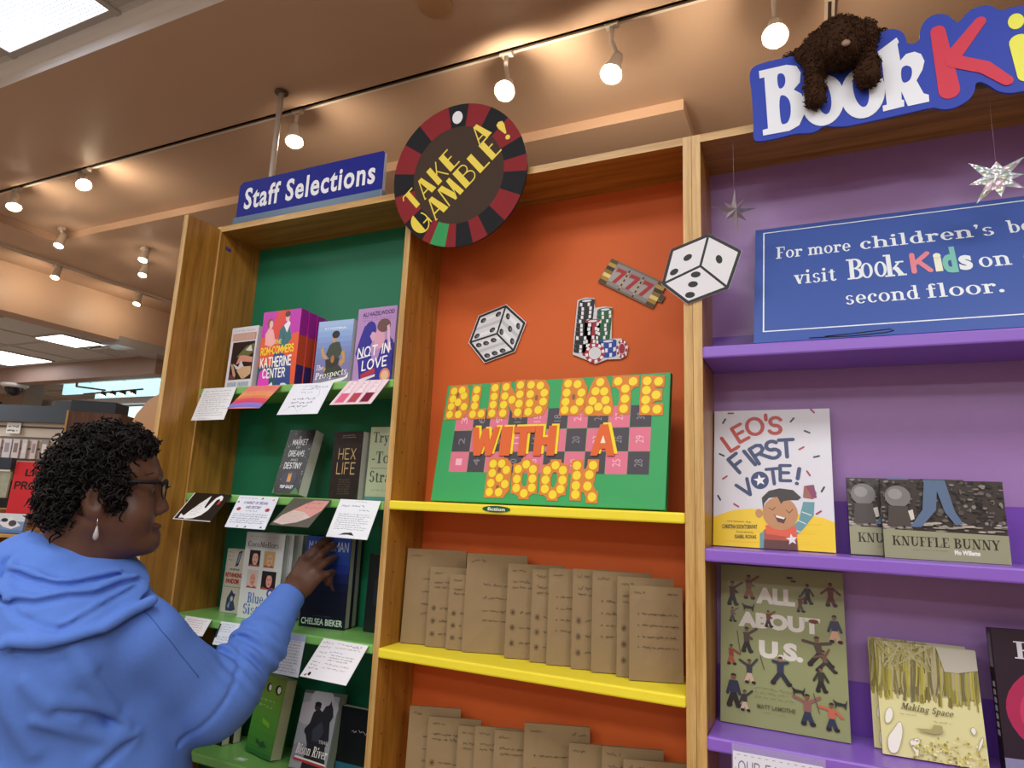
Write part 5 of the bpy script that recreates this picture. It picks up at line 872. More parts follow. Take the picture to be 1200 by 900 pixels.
def letter(polys, m, holes=(), nm='letter', y=-.0012, sm=1):
    g = G()
    for k, p in enumerate(polys): g.prism(smooth_poly(p, sm) if sm else p, y - .00025 * k, -.0004 + .0001 * k, m)
    a = Art(g, 1, 1, y - .00025 * len(polys))
    for h_ in holes: a.lay([smooth_poly(h_, 2)], SB)
    g.obj(nm, t)
WL = M('#e6eaf2', .35)
letter([[(.8957, 2.45), (.9509, 2.4502), (.9702, 2.4422), (.9778, 2.4247), (.9753, 2.4019), (.9628, 2.3884), (.9776, 2.3747), (.9833, 2.3502), (.9813, 2.3277), (.9707, 2.304), (.9514, 2.2953), (.9002, 2.2955), (.8994, 2.3087), (.9102, 2.3097), (.9062, 2.432), (.8964, 2.4319)]], WL, [[(.9310, 2.433), (.9419, 2.433), (.9475, 2.4236), (.9475, 2.4072), (.9421, 2.397), (.9330, 2.397)], [(.9335, 2.381), (.9457, 2.380), (.9555, 2.3628), (.9560, 2.3344), (.9506, 2.316), (.9427, 2.312), (.9350, 2.315)]], sm=0)
for cx, cz, ix in ((1.0172, 2.350, 1.0185), (1.0893, 2.350, 1.0865)):
    letter([ell(cx, cz, .0395, .0575, 32)], WL, [[(ix + .0135 * math.cos(b) - .004 * math.sin(b), cz + .006 + .0395 * math.sin(b)) for b in [2 * math.pi * k / 20 for k in range(20)]]], sm=0, y=-.0015 - .0003 * (cx > 1.05))
letter([[(1.1202, 2.4337), (1.1549, 2.4561), (1.1582, 2.4454), (1.1555, 2.4404), (1.1582, 2.4032), (1.1687, 2.4149), (1.1833, 2.4159), (1.1938, 2.4079), (1.1985, 2.3909), (1.194, 2.3733), (1.1827, 2.3527), (1.1927, 2.3223), (1.2008, 2.3172), (1.2008, 2.3025), (1.1652, 2.3013), (1.1560, 2.336), (1.1556, 2.3179), (1.1594, 2.3157), (1.159, 2.3022), (1.1229, 2.2996), (1.1226, 2.3122), (1.13, 2.3129), (1.1265, 2.4107), (1.1209, 2.4187)]], WL, [[(1.1575, 2.3851), (1.1671, 2.3911), (1.1764, 2.3835), (1.1766, 2.3681), (1.1711, 2.3538), (1.1579, 2.352)]], sm=0)
RK = M('#d23a50', .5, .25); cap = lambda a_, b_, w0, w1: [[(a_[0] + w0 * math.cos(q), a_[1] + w0 * math.sin(q)) for q in [math.atan2(b_[1] - a_[1], b_[0] - a_[0]) + math.pi / 2 + math.pi * k / 8 for k in range(9)]] + [(b_[0] + w1 * math.cos(q), b_[1] + w1 * math.sin(q)) for q in [math.atan2(b_[1] - a_[1], b_[0] - a_[0]) - math.pi / 2 + math.pi * k / 8 for k in range(9)]]]
letter(cap((1.2245, 2.449), (1.2345, 2.318), .0125, .0175) + cap((1.245, 2.388), (1.2935, 2.4505), .014, .0095) + cap((1.245, 2.378), (1.293, 2.352), .013, .0125) + cap((1.293, 2.352), (1.3250, 2.3150), .0125, .0095), RK, sm=0)
YI = M('#e8e82c', .4); letter([ell(1.3478, 2.4337, .0125, .0165, 20)] + cap((1.350, 2.389), (1.3535, 2.32), .0165, .013), YI, sm=0)
letter(cap((1.452, 2.45), (1.447, 2.315), .012, .014) + [ell(1.423, 2.336, .034, .036, 24)], M('#3fae8a', .4), [ell(1.423, 2.336, .012, .014, 12)], sm=0)
letter([q for i, (p, n_) in enumerate(zip(arc(1.517, 2.37, .022, .024, 30, 250, 6) + arc(1.517, 2.326, .024, .024, 70, -140, 6), (arc(1.517, 2.37, .022, .024, 30, 250, 6) + arc(1.517, 2.326, .024, .024, 70, -140, 6))[1:])) for q in cap(p, n_, .009, .009)], M('#e07a2c', .4), sm=0)
# ---------------------------------------------------------------- organic surfaces: distance fields meshed with surface nets
def V3(*a): return np.array(a, dtype=np.float64)
def rcone(p, a, b, ra, rb):
    ba = b - a; t = np.clip(((p - a) @ ba) / (ba @ ba), 0, 1); return np.linalg.norm(p - a - t[:, None] * ba, axis=1) - (ra + (rb - ra) * t)
def ball(p, c, r): return np.linalg.norm(p - c, axis=1) - r
def elli(p, c, r, R=None):
    q = p - c
    if R is not None: q = q @ R
    k0 = np.linalg.norm(q / r, axis=1); k1 = np.linalg.norm(q / (r * r), axis=1); return k0 * (k0 - 1) / np.maximum(k1, 1e-9)
def smin(a, b, k):
    h = np.clip(.5 + .5 * (b - a) / k, 0, 1); return b * (1 - h) + a * h - k * h * (1 - h)
def smax(a, b, k): return -smin(-a, -b, k)
def chain(p, pts, rad, k=.0):
    d = None
    for i in range(len(pts) - 1):
        e = rcone(p, pts[i], pts[i + 1], rad[i], rad[i + 1]); d = e if d is None else (np.minimum(d, e) if k == 0 else smin(d, e, k))
    return d
def segd(p, a, b):
    ba = b - a; t = np.clip(((p - a) @ ba) / (ba @ ba), 0, 1); return np.linalg.norm(p - a - t[:, None] * ba, axis=1)
def wob(p, f, s=0):
    return (np.sin(p[:, 0] * f + 1.3 + s) * np.sin(p[:, 1] * f * 1.13 + .7 + 2 * s) + np.sin(p[:, 2] * f * .93 + 2.1 + s) * np.sin(p[:, 0] * f * 1.21 + p[:, 1] * f * .7 + s)) * .5
def net(fn, lo, hi, h, n=12):
    """surface nets on sparse blocks"""
    lo = np.array(lo, float); hi = np.array(hi, float); nb = np.ceil((hi - lo) / (h * n)).astype(int)
    I = np.stack(np.meshgrid(*[np.arange(k) for k in nb], indexing='ij'), -1).reshape(-1, 3)
    cen = lo + (I + .5) * h * n; d = fn(cen); I = I[np.abs(d) < h * n * .5 * 1.7321 * 1.5 + .012]
    ar = np.arange(n + 1); off = np.stack(np.meshgrid(ar, ar, ar, indexing='ij'), -1).reshape(-1, 3)
    dims = nb * n + 2; key = lambda c: (c[..., 0] * dims[1] + c[..., 1]) * dims[2] + c[..., 2]
    Kv, Vv, Q = [], [], []
    for c0 in range(0, len(I), 64):
        blk = I[c0:c0 + 64]; pts = lo + ((blk[:, None, :] * n + off[None]) * h); D = fn(pts.reshape(-1, 3)).reshape(len(blk), n + 1, n + 1, n + 1)
        S = D < 0; cnt = np.zeros((len(blk), n, n, n), int); acc = np.zeros((len(blk), n, n, n, 3)); k = np.zeros((len(blk), n, n, n))
        cs = [(i, j, l) for i in (0, 1) for j in (0, 1) for l in (0, 1)]; sl = lambda A, c: A[:, c[0]:c[0] + n, c[1]:c[1] + n, c[2]:c[2] + n]
        for a in cs:
            for ax in range(3):
                if a[ax]: continue
                b = list(a); b[ax] = 1; da, db = sl(D, a), sl(D, tuple(b)); cr = (da < 0) != (db < 0)
                t = np.where(cr, da / np.where(cr, da - db, 1), 0); v = np.zeros(acc.shape); v[..., 0] = a[0]; v[..., 1] = a[1]; v[..., 2] = a[2]; v[..., ax] += t; acc += np.where(cr[..., None], v, 0); k += cr
        has = k > 0; w = np.argwhere(has); cell = blk[w[:, 0]] * n + w[:, 1:]; Kv.append(key(cell)); Vv.append(lo + (cell + acc[has] / k[has][:, None]) * h)
        for ax in range(3):
            o1, o2 = [(1, 2), (2, 0), (0, 1)][ax]; c1 = [0, 0, 0]; c1[ax] = 1; da, db = S[:, :n, :n, :n], sl(S, tuple(c1)); cr = da != db; w = np.argwhere(cr); g0 = blk[w[:, 0]] * n + w[:, 1:]; flip = da[cr]
            e1 = np.zeros(3, int); e1[o1] = 1; e2 = np.zeros(3, int); e2[o2] = 1; q = np.stack([key(g0 - e1 - e2), key(g0 - e2), key(g0), key(g0 - e1)], 1); q[~flip] = q[~flip][:, ::-1]
            ok = (g0 > 0).all(1); Q.append(q[ok])
    Kv = np.concatenate(Kv); Vv = np.concatenate(Vv); Q = np.concatenate(Q); o = np.argsort(Kv); Kv = Kv[o]; Vv = Vv[o]
    ix = np.searchsorted(Kv, Q); ix = np.minimum(ix, len(Kv) - 1); good = (Kv[ix] == Q).all(1)
    return Vv, ix[good]
def net_obj(name, fn, lo, hi, h, m, parent=None, matfn=None, mats=()):
    v, f = net(fn, lo, hi, h); me = bpy.data.meshes.new(name); me.vertices.add(len(v)); me.vertices.foreach_set('co', v.ravel()); me.loops.add(f.size); me.loops.foreach_set('vertex_index', f.ravel()); me.polygons.add(len(f)); me.polygons.foreach_set('loop_start', np.arange(0, f.size, 4)); me.polygons.foreach_set('loop_total', np.full(len(f), 4)); me.materials.append(m)
    for x in mats: me.materials.append(x)
    if matfn is not None: me.polygons.foreach_set('material_index', matfn(v[f].mean(1)))
    me.polygons.foreach_set('use_smooth', np.ones(len(f), bool)); me.update(calc_edges=True); me.validate()
    o = bpy.data.objects.new(name, me); col.objects.link(o); o.parent = parent
    return o
# ---------------------------------------------------------------- the woman reaching for a book
HC = V3(-.394, -.496, 1.504); FW = V3(.60, .80, 0); RT = V3(.80, -.60, 0); UPZ = V3(0, 0, 1); HR = np.stack([FW, RT, UPZ], 1)
hp = lambda a, b, c: HC + a * FW + b * RT + c * UPZ
NB = V3(-.445, -.484, 1.336); F2 = V3(-.26, .966, 0); R2_ = V3(.966, .26, 0)
SR, SL = V3(-.262, -.434, 1.205), V3(-.655, -.535, 1.225); EL = V3(-.224, -.265, 1.072); WR = V3(-.2435, -.050, 1.2605); ELL = V3(-.70, -.42, .98); WRL = V3(-.60, -.22, .93)
HANDJ = dict(i=[(-.2654, .005, 1.3348), (-.2505, .030, 1.3665), (-.2450, .054, 1.3830), (-.2435, .074, 1.3905)], m=[(-.2420, .000, 1.3235), (-.2290, .028, 1.3520), (-.2255, .053, 1.3680), (-.2265, .076, 1.3760)],
             r=[(-.2215, -.001, 1.3105), (-.2120, .027, 1.3310), (-.2130, .052, 1.3410), (-.2190, .075, 1.3440)], p=[(-.2090, .005, 1.2965), (-.2010, .028, 1.3050), (-.2040, .048, 1.3075), (-.2100, .066, 1.3040)], t=[(-.2720, -.025, 1.2880), (-.2880, .010, 1.3080), (-.2860, .040, 1.3260), (-.2800, .062, 1.3380)])
for k_ in HANDJ: HANDJ[k_] = [V3(*q) for q in HANDJ[k_]]
def head_sdf(p):
    q = (p - HC) @ HR; e = lambda c, r: elli(q, V3(*c), V3(*r)); qa = q.copy(); qa[:, 1] = np.abs(qa[:, 1]); ea = lambda c, r: elli(qa, V3(*c), V3(*r))
    d = e((.012, 0, .03), (.090, .076, .086)); d = smin(d, e((.062, 0, .035), (.05, .06, .052)), .03); d = smin(d, e((.052, 0, -.045), (.066, .062, .085)), .03)
    d = smin(d, rcone(qa, V3(.015, .05, -.066), V3(.095, .018, -.108), .031, .022), .03); d = smin(d, ea((.074, .036, -.056), (.036, .034, .038)), .025); d = smin(d, e((.113, 0, -.112), (.021, .024, .023)), .02); d = smin(d, e((.045, 0, -.116), (.055, .05, .030)), .03)
    d = smin(d, rcone(qa, V3(.103, .034, .026), V3(.109, .0, .028), .010, .011), .018); d = smax(d, -ea((.118, .034, .001), (.018, .018, .013)), .012); d = smin(d, ea((.092, .033, .0), (.016, .018, .0135)), .006)
    d = smin(d, rcone(q, V3(.108, 0, .008), V3(.131, 0, -.039), .009, .0115), .012); d = smin(d, ea((.121, .013, -.046), (.013, .010, .0095)), .008)
    d = smin(d, e((.121, 0, -.0785), (.0125, .021, .0060)), .008); d = smin(d, e((.1205, 0, -.0945), (.0125, .018, .0070)), .008); d = smax(d, -rcone(qa, V3(.1375, 0, -.0862), V3(.114, .022, -.088), .0016, .0012), .004)
    R_ = np.array(Matrix.Rotation(math.radians(-14), 3, 'Y')); ear = elli(qa, V3(.006, .081, -.030), V3(.021, .012, .035), R_); ear = smax(ear, -elli(qa, V3(.010, .094, -.026), V3(.012, .009, .022), R_), .004); ear = smin(ear, ball(qa, V3(.017, .075, -.057), .009), .006); ear = smin(ear, elli(qa, V3(.017, .079, -.032), V3(.005, .005, .009)), .004)
    d = smin(d, ear, .006)
    d = smin(d, rcone(q, V3(-.012, 0, -.07), V3(-.005, -.015, -.215), .066, .072), .03)
    return d
def hand_sdf(p):
    d = rcone(p, WR + V3(0, -.09, -.075), WR, .036, .0265); J = HANDJ
    pal = None
    for k, r0, r1 in (('i', .0180, .0145), ('m', .0180, .0140), ('r', .0175, .0135), ('p', .0170, .0125)):
        b = WR * .55 + J[k][0] * .45; b = b + (J[k][0] - J['m'][0]) * .25; e = np.minimum(rcone(p, WR, b, .022, r0), rcone(p, b, J[k][0], r0, r1)); pal = e if pal is None else smin(pal, e, .014)
    d = smin(d, pal, .02)
    for k, rr in (('i', (.0124, .0108, .0097, .0084)), ('m', (.0126, .0110, .0100, .0086)), ('r', (.0120, .0104, .0094, .0082)), ('p', (.0106, .0092, .0084, .0074)), ('t', (.0150, .0120, .0105, .0090))):
        d = smin(d, chain(p, J[k], rr, .002), .007)
    return d
def nail_pts(p):
    return np.minimum.reduce([ball(p, HANDJ[k][3] + V3(-.003, -.0062, .005), .0062) for k in 'imrp'])
def body_sdf(p):
    d = head_sdf(p); d = smin(d, elli(p, NB + F2 * .03 - UPZ * .27, V3(.19, .15, .28)), .05); d = smin(d, rcone(p, SR, SL, .05, .05), .04); d = smin(d, elli(p, NB + F2 * .05 - UPZ * .58, V3(.22, .19, .22)), .06)
    d = smin(d, chain(p, [SR, EL, WR + V3(0, -.09, -.075)], (.05, .045, .036), .02), .03); d = smin(d, hand_sdf(p), .006); d = smin(d, chain(p, [SL, ELL, WRL], (.05, .042, .03), .02), .03); d = smin(d, elli(p, WRL + V3(.01, .07, -.02), V3(.038, .075, .022)), .02)
    for s in (-1, 1):
        hip = NB + R2_ * .11 * s - UPZ * .62; kn = NB + R2_ * .11 * s + F2 * .03 - UPZ * .88; an = NB + R2_ * .11 * s - UPZ * 1.25; d = smin(d, chain(p, [hip, kn, an], (.105, .07, .045), .03), .03); d = smin(d, elli(p, an + F2 * .06 - UPZ * .045, V3(.042, .115, .035)), .03)
    return d
SKIN = M('#5f4032', .45, .4, noise=.05, nscale=60, bump=.08, bscale=300); LIPS = M('#57302e', .35); NAIL = M('#97786a', .35)
def body_mat(c):
    q = (c - HC) @ HR; i = np.zeros(len(c), int); i[(np.abs(q[:, 1]) < .021) & (q[:, 0] > .119 - np.abs(q[:, 1]) * .5) & (q[:, 2] < -.0735) & (q[:, 2] > -.1015)] = 1; i[nail_pts(c) < 0] = 2; return i
person = net_obj('person', body_sdf, (-.95, -.90, -.02), (-.12, .12, 1.66), .0042, SKIN, None, body_mat, (LIPS, NAIL))
tag(person, 'person in blue hoodie and glasses reaching toward a dark blue book', 'person')
def ridge(p, pts, w, amp):
    d = np.minimum.reduce([segd(p, V3(*a), V3(*b)) for a, b in zip(pts, pts[1:])]); return amp * np.exp(-(d / w) ** 2)
AD = (EL - SR) / np.linalg.norm(EL - SR); FD = (WR - EL) / np.linalg.norm(WR - EL); CROOK = EL + V3(.02, .03, .06)
FOLDS = [([(-.242, -.588, 1.222), (-.223, -.568, 1.178), (-.223, -.508, 1.098), (-.212, -.467, 1.045)], .013, .011), ([(-.262, -.592, 1.20), (-.244, -.565, 1.15), (-.240, -.505, 1.08)], .013, -.010), ([(-.215, -.545, 1.17), (-.212, -.49, 1.10)], .012, -.007),
 ([(-.251, -.594, 1.114), (-.232, -.554, 1.101), (-.224, -.509, 1.083), (-.214, -.470, 1.056)], .007, -.007), ([(-.255, -.598, 1.132), (-.236, -.558, 1.119), (-.224, -.515, 1.10)], .012, .007), ([(-.273, -.616, 1.096), (-.250, -.589, 1.084), (-.234, -.551, 1.069), (-.222, -.503, 1.047)], .012, .006), ([(-.225, -.522, 1.000), (-.214, -.491, 1.026), (-.211, -.465, 1.041)], .007, -.008), ([(-.235, -.525, 1.02), (-.22, -.49, 1.045)], .011, .006),
 ([(-.287, -.634, 1.164), (-.256, -.602, 1.120), (-.239, -.564, 1.092)], .012, .005), ([(-.331, -.653, 1.175), (-.313, -.637, 1.105), (-.287, -.600, 1.045)], .016, .007), ([(-.345, -.65, 1.12), (-.33, -.635, 1.03)], .016, -.006)]
def torso_base(p):
    d = elli(p, NB + F2 * .035 - UPZ * .28, V3(.235, .185, .30)); d = smin(d, elli(p, NB - F2 * .06 - UPZ * .16, V3(.21, .125, .17)), .06); d = smin(d, rcone(p, SR - R2_ * .02, SL + R2_ * .02, .062, .062), .05); d = smin(d, elli(p, NB + F2 * .06 - UPZ * .47, V3(.275, .225, .27)), .08)
    return smin(smin(d, rcone(p, NB - UPZ * .02, SR + UPZ * .01, .070, .045), .05), rcone(p, NB - UPZ * .02, SL + UPZ * .01, .070, .045), .05)
def hoodie_base(p):
    d = torso_base(p)
    arm = chain(p, [SR, EL + V3(-.010, -.020, -.010), EL + V3(0, .02, .0)], (.068, .080, .070), .03); arm = smin(arm, chain(p, [EL, EL * .5 + WR * .5 + V3(.004, 0, -.012), WR + FD * -.018], (.070, .060, .041), .02), .03)
    return smin(d, smin(arm, rcone(p, WR - FD * .028, WR - FD * .002, .0415, .0395), .004), .035)
def hoodie_sdf(p):
    d = hoodie_base(p); s = (p - EL) @ FD; u = (p - CROOK); near = np.exp(-(np.linalg.norm(u, axis=1) / .075) ** 2)
    d = d + near * (.0050 * np.sin(2 * math.pi * (s + .25 * (p[:, 0] + .23)) / .026)) + .0038 * np.sin(2 * math.pi * (s + .5 * (p[:, 2] - 1.15)) / .05) * np.exp(-((s - .10) / .09) ** 2) * np.exp(-(np.linalg.norm(p - (EL + WR) * .5, axis=1) / .15) ** 4)
    d = smin(d, chain(p, [SL, ELL, WRL], (.075, .072, .045), .03), .035)
    a_ = (p - (EL - AD * .03)) @ AD; d = d + .0045 * np.exp(-(a_ / .0055) ** 2) * (np.linalg.norm(p - EL, axis=1) < .125)
    for pts, w, amp in FOLDS: d = d - ridge(p, pts, w, amp * 1.25)
    d = d - .003 * wob(p, 26) - .0015 * wob(p, 55, 2)
    d = smax(d, -(p[:, 2] - .60), .02)
    d = smax(d, (p - WR) @ FD + .001, .003)                        # open cuff end
    return smax(d, -rcone(p, NB - UPZ * .06, NB + UPZ * .12, .066, .08), .01)
CLOTH = M('#5a80d2', .85, .25, noise=.06, nscale=140, bump=.35, bscale=900)
net_obj('hoodie', hoodie_sdf, (-1.0, -.92, .58), (-.10, .12, 1.42), .005, CLOTH, person)
def snap(fn, pts, n=24):
    """points of a polyline drawn down onto the surface of a distance field"""
    P = np.array(pts, float); L = np.r_[0, np.cumsum(np.linalg.norm(np.diff(P, axis=0), axis=1))]; t = np.linspace(0, L[-1], n); p = np.stack([np.interp(t, L, P[:, k]) for k in range(3)], 1)
    for _ in range(12):
        d = fn(p); g_ = np.stack([(fn(p + np.eye(3)[k] * 1e-3) - d) / 1e-3 for k in range(3)], 1); p = p - g_ * (d / np.maximum((g_ ** 2).sum(1), .2))[:, None] * .8
    return [Vector(q) for q in p]
SEAMC = M('#4164b4', .9)
g = G()
for l in ([(-.239, -.470, 1.274), (-.195, -.450, 1.232), (-.185, -.408, 1.182), (-.174, -.368, 1.135)],): g.tube(snap(hoodie_sdf, l, 30), .0011, SEAMC, 5)
g.obj('seam', person)
HOODC, HOODN = V3(-.2581, -.5881, 1.2467), V3(.1298, -.3395, .9316)
def hood_base(p):
    d = smin(torso_base(p) - .018, rcone(p, NB - UPZ * .06, NB + UPZ * .022 - F2 * .014, .105, .080), .05)
    d = smin(d, chain(p, [NB + R2_ * .035 - F2 * .10 + UPZ * .012, NB - R2_ * .06 - F2 * .085 + UPZ * .022, NB - R2_ * .13 - F2 * .03 + UPZ * .005], (.030, .036, .034), .01), .03)
    return smin(d, chain(p, [NB + R2_ * .085 + F2 * .03 - UPZ * .062, NB + R2_ * .095 - F2 * .03 - UPZ * .040, NB + R2_ * .05 - F2 * .085 - UPZ * .004], (.020, .020, .018), .01), .03)
_A = [(-.40, -.628, 1.340), (-.339, -.608, 1.326), (-.308, -.595, 1.320), (-.292, -.575, 1.321), (-.289, -.536, 1.327), (-.292, -.486, 1.333)]
_B = [(-.38, -.648, 1.296), (-.340, -.640, 1.293), (-.310, -.628, 1.291), (-.278, -.590, 1.302), (-.261, -.550, 1.303), (-.272, -.498, 1.316), (-.277, -.451, 1.321)]
_C = [(-.255, -.612, 1.252), (-.247, -.604, 1.256), (-.240, -.572, 1.274), (-.248, -.527, 1.292), (-.265, -.463, 1.313)]
_L = [(-.435, -.617, 1.356), (-.409, -.630, 1.325), (-.372, -.645, 1.299)]
_L2 = [(-.381, -.645, 1.301), (-.322, -.646, 1.272), (-.273, -.629, 1.255), (-.249, -.610, 1.249)]
_up = lambda l, k: [(a - k * .05, b - k * .12, c + k) for a, b, c in l]
HOODF = [(_A, .0055, -.006), (_up(_A, .012), .011, .007), (_up(_A, -.014), .010, .004), (_B, .006, -.007), (_up(_B, .013), .011, .006), (_up(_B, -.013), .010, .005), (_C, .004, -.0035), (_up(_C, .009), .006, .003), (_L, .006, -.009), ([(a - .018, b - .004, c + .004) for a, b, c in _L], .012, .008), ([(a + .018, b - .004, c) for a, b, c in _L], .012, .007), (_L2, .006, -.007), (_up(_L2, -.011), .010, .006)]
RIM = [(-.324, -.664, 1.223), (-.311, -.657, 1.233), (-.274, -.639, 1.233), (-.254, -.622, 1.235), (-.237, -.604, 1.238), (-.220, -.555, 1.250), (-.224, -.503, 1.273), (-.221, -.461, 1.289)]
def hood_sdf(p):
    d = hood_base(p)
    for pts, w, amp in HOODF: d = d - ridge(p, pts, w, amp * 1.6)
    d = smax(d, -((p - HOODC) @ HOODN) - .002, .012)
    rim = [V3(*q) for q in RIM]; d = smin(d, chain(p, rim, [.010] * len(rim)), .012)
    d = d - .0022 * wob(p, 38) - .001 * wob(p, 80, 1)
    return smax(d, -rcone(p, NB - UPZ * .08, NB + UPZ * .14, .066, .084), .010)
net_obj('hood', hood_sdf, (-.75, -.88, 1.08), (-.18, -.22, 1.48), .0048, CLOTH, person)
# jeans and shoes (below the picture, so that she stands on the floor)
g = G(); DEN = M('#2c3448', .8, .2, noise=.1, nscale=200)
for s in (-1, 1): g.tube([NB + R2_ * .11 * s - UPZ * .50, NB + R2_ * .12 * s - UPZ * .62, NB + R2_ * .115 * s + F2 * .03 - UPZ * .88, NB + R2_ * .11 * s - UPZ * 1.24], [.15, .128, .092, .075], DEN, 16)
g.obj('jeans', person)
for s in (-1, 1): net_obj('shoe', lambda p, s=s: smax(elli(p, NB + R2_ * .11 * s + F2 * .06 - UPZ * 1.295, V3(.052, .135, .055)), -(p[:, 2] - .002), .008), tuple(NB + R2_ * .11 * s + F2 * .06 - V3(.16, .16, 1.345)), tuple(NB + R2_ * .11 * s + F2 * .06 + V3(.16, .16, -1.22)), .008, M('#2a2a2e', .6), person)
# hair: a dark cap with many tight curls
HAIRM = M('#0e0a09', .8, .2)
def hair_sdf(p):
    q = (p - HC) @ HR; qa = q.copy(); qa[:, 1] = np.abs(qa[:, 1]); e = lambda c, r: elli(q, V3(*c), V3(*r))
    d = e((.002, 0, .034), (.083, .088, .092)); d = smin(d, e((-.036, 0, -.03), (.048, .074, .090)), .03); d = smin(d, e((.048, 0, .080), (.060, .070, .044)), .02); d = smin(d, elli(qa, V3(.036, .072, -.004), V3(.028, .017, .046)), .012)
    d = smax(d, -elli(qa, V3(.012, .092, -.036), V3(.030, .032, .036)), .006)         # ear left free
    d = smax(d, q @ V3(.957, 0, -.29) - .068, .010)                                     # hairline
    return d + .004 * wob(p, 95) + .003 * wob(p, 160, 1)
hair = net_obj('hair', hair_sdf, tuple(HC - .2), tuple(HC + .2), .005, HAIRM, person)
hv, hf = net(hair_sdf, HC - .2, HC + .2, .007); R = random.Random(12); g = G(); cs = hv[hf].mean(1); fq = ((cs - HC) @ HR) @ V3(.957, 0, -.29); e1 = hv[hf[:, 1]] - hv[hf[:, 0]]; e2 = hv[hf[:, 3]] - hv[hf[:, 0]]; nn = np.cross(e1, e2); nn /= np.maximum(np.linalg.norm(nn, axis=1)[:, None], 1e-9)
sk = head_sdf(cs); pick = [i for i in range(len(cs)) if sk[i] > .004]; R.shuffle(pick); HM2 = M('#17110f', .65, .3)
for i in pick[:2300]:
    n_ = Vector(nn[i]); c = Vector(cs[i]) - n_ * .006; dr = (n_ * R.uniform(.5, 1) + Vector((R.uniform(-1, 1), R.uniform(-1, 1), R.uniform(-1.2, .5))) * .75).normalized(); s1_ = dr.orthogonal().normalized(); s2_ = dr.cross(s1_); L = R.uniform(.016, .036) * (.5 if fq[i] > .052 else 1); rad = R.uniform(.004, .0075) * (.6 if fq[i] > .052 else 1); turns = R.uniform(1.2, 2.4); ph = R.uniform(0, 6.28); K = 11
    pts = [c + dr * (L * t / (K - 1)) + (s1_ * math.cos(ph + turns * 6.283 * t / (K - 1)) + s2_ * math.sin(ph + turns * 6.283 * t / (K - 1))) * rad * min(1, t / 2) + Vector((0, 0, -.008)) * (t / (K - 1)) ** 2 for t in range(K)]
    g.tube(pts, [.0019] * (K - 1) + [.0008], HM2 if i % 3 else HAIRM, 3, False)
g.obj('curls', hair)
# eyes, glasses, earring
for s in (-1, 1):
    c = hp(.0945, .033 * s, .0); g = G(); g.lathe([(0, -.0135), (.008, -.011), (.0132, -.003), (.0135, 0), (.0132, .003), (.011, .0078), (.0068, .0117)], M('#d9cfc8', .2), c, FW, 18).lathe([(.0068, .0117), (.004, .0130), (.0, .0134)], M('#22140e', .1), c, FW, 14); g.obj('eye', person)
    b = G(); b.tube([hp(.1155, .013 * s, .029), hp(.1125, .030 * s, .0345), hp(.1010, .048 * s, .033), hp(.088, .058 * s, .028)], [.0012, .0021, .0019, .0008], M('#2c1c15', .7), 6); b.obj('eyebrow', person)
GF = M('#150d0e', .5, .3); gl = root('glasses', (0, 0, 0), None, None); del_keys = [gl.__delitem__(k) for k in list(gl.keys())]; gl.parent = person
for s in (-1, 1):
    fr = lambda k, b_: hp(.1315 - .010 * (abs(b_) / .066) ** 2, b_, k); loop = [fr(.012 + .0195 * math.sin(t) * (1 if math.sin(t) > 0 else .98) - .012, (.036 + .027 * math.cos(t)) * s) for t in [2 * math.pi * i / 22 for i in range(23)]]
    G().tube(loop, [.0034 if 1 < i < 11 else .0016 for i in range(23)], GF, 6, False).obj('rim', gl)
    ctr = loop[0] * 0
    for q in loop[:22]: ctr = ctr + q / 22
    g = G(); g.add([ctr] + loop[:22], [(0, i + 1, (i + 1) % 22 + 1) for i in range(22)], M('#dfe6ee', .03, .8, alpha=.16)); g.obj('lens', gl)
    G().tube([fr(.012, .064 * s), hp(.112, .0735 * s, .014), hp(.06, .0805 * s, .012), hp(.012, .083 * s, .006), hp(-.004, .083 * s, -.012)], [.0042, .0046, .0036, .0028, .002], GF, 6).obj('temple', gl)
G().tube([hp(.1325, -.010, .004), hp(.1375, 0, .007), hp(.1325, .010, .004)], .0018, GF, 6).obj('bridge', gl)
er = G(); e0 = hp(.018, .088, -.062); er.tube([e0, e0 + V3(0, 0, -.006), e0 + V3(.002, 0, -.014)], .0007, M('#c9c4bc', .2, metal=.9), 6); er.lathe([(0, .0), (.0016, -.002), (.003, -.008), (.0052, -.017), (.005, -.023), (.0026, -.027), (0, -.028)], M('#aaa5a2', .25, .6), e0 + V3(.002, 0, -.014), (0, 0, 1), 14); er.obj('earring', person)

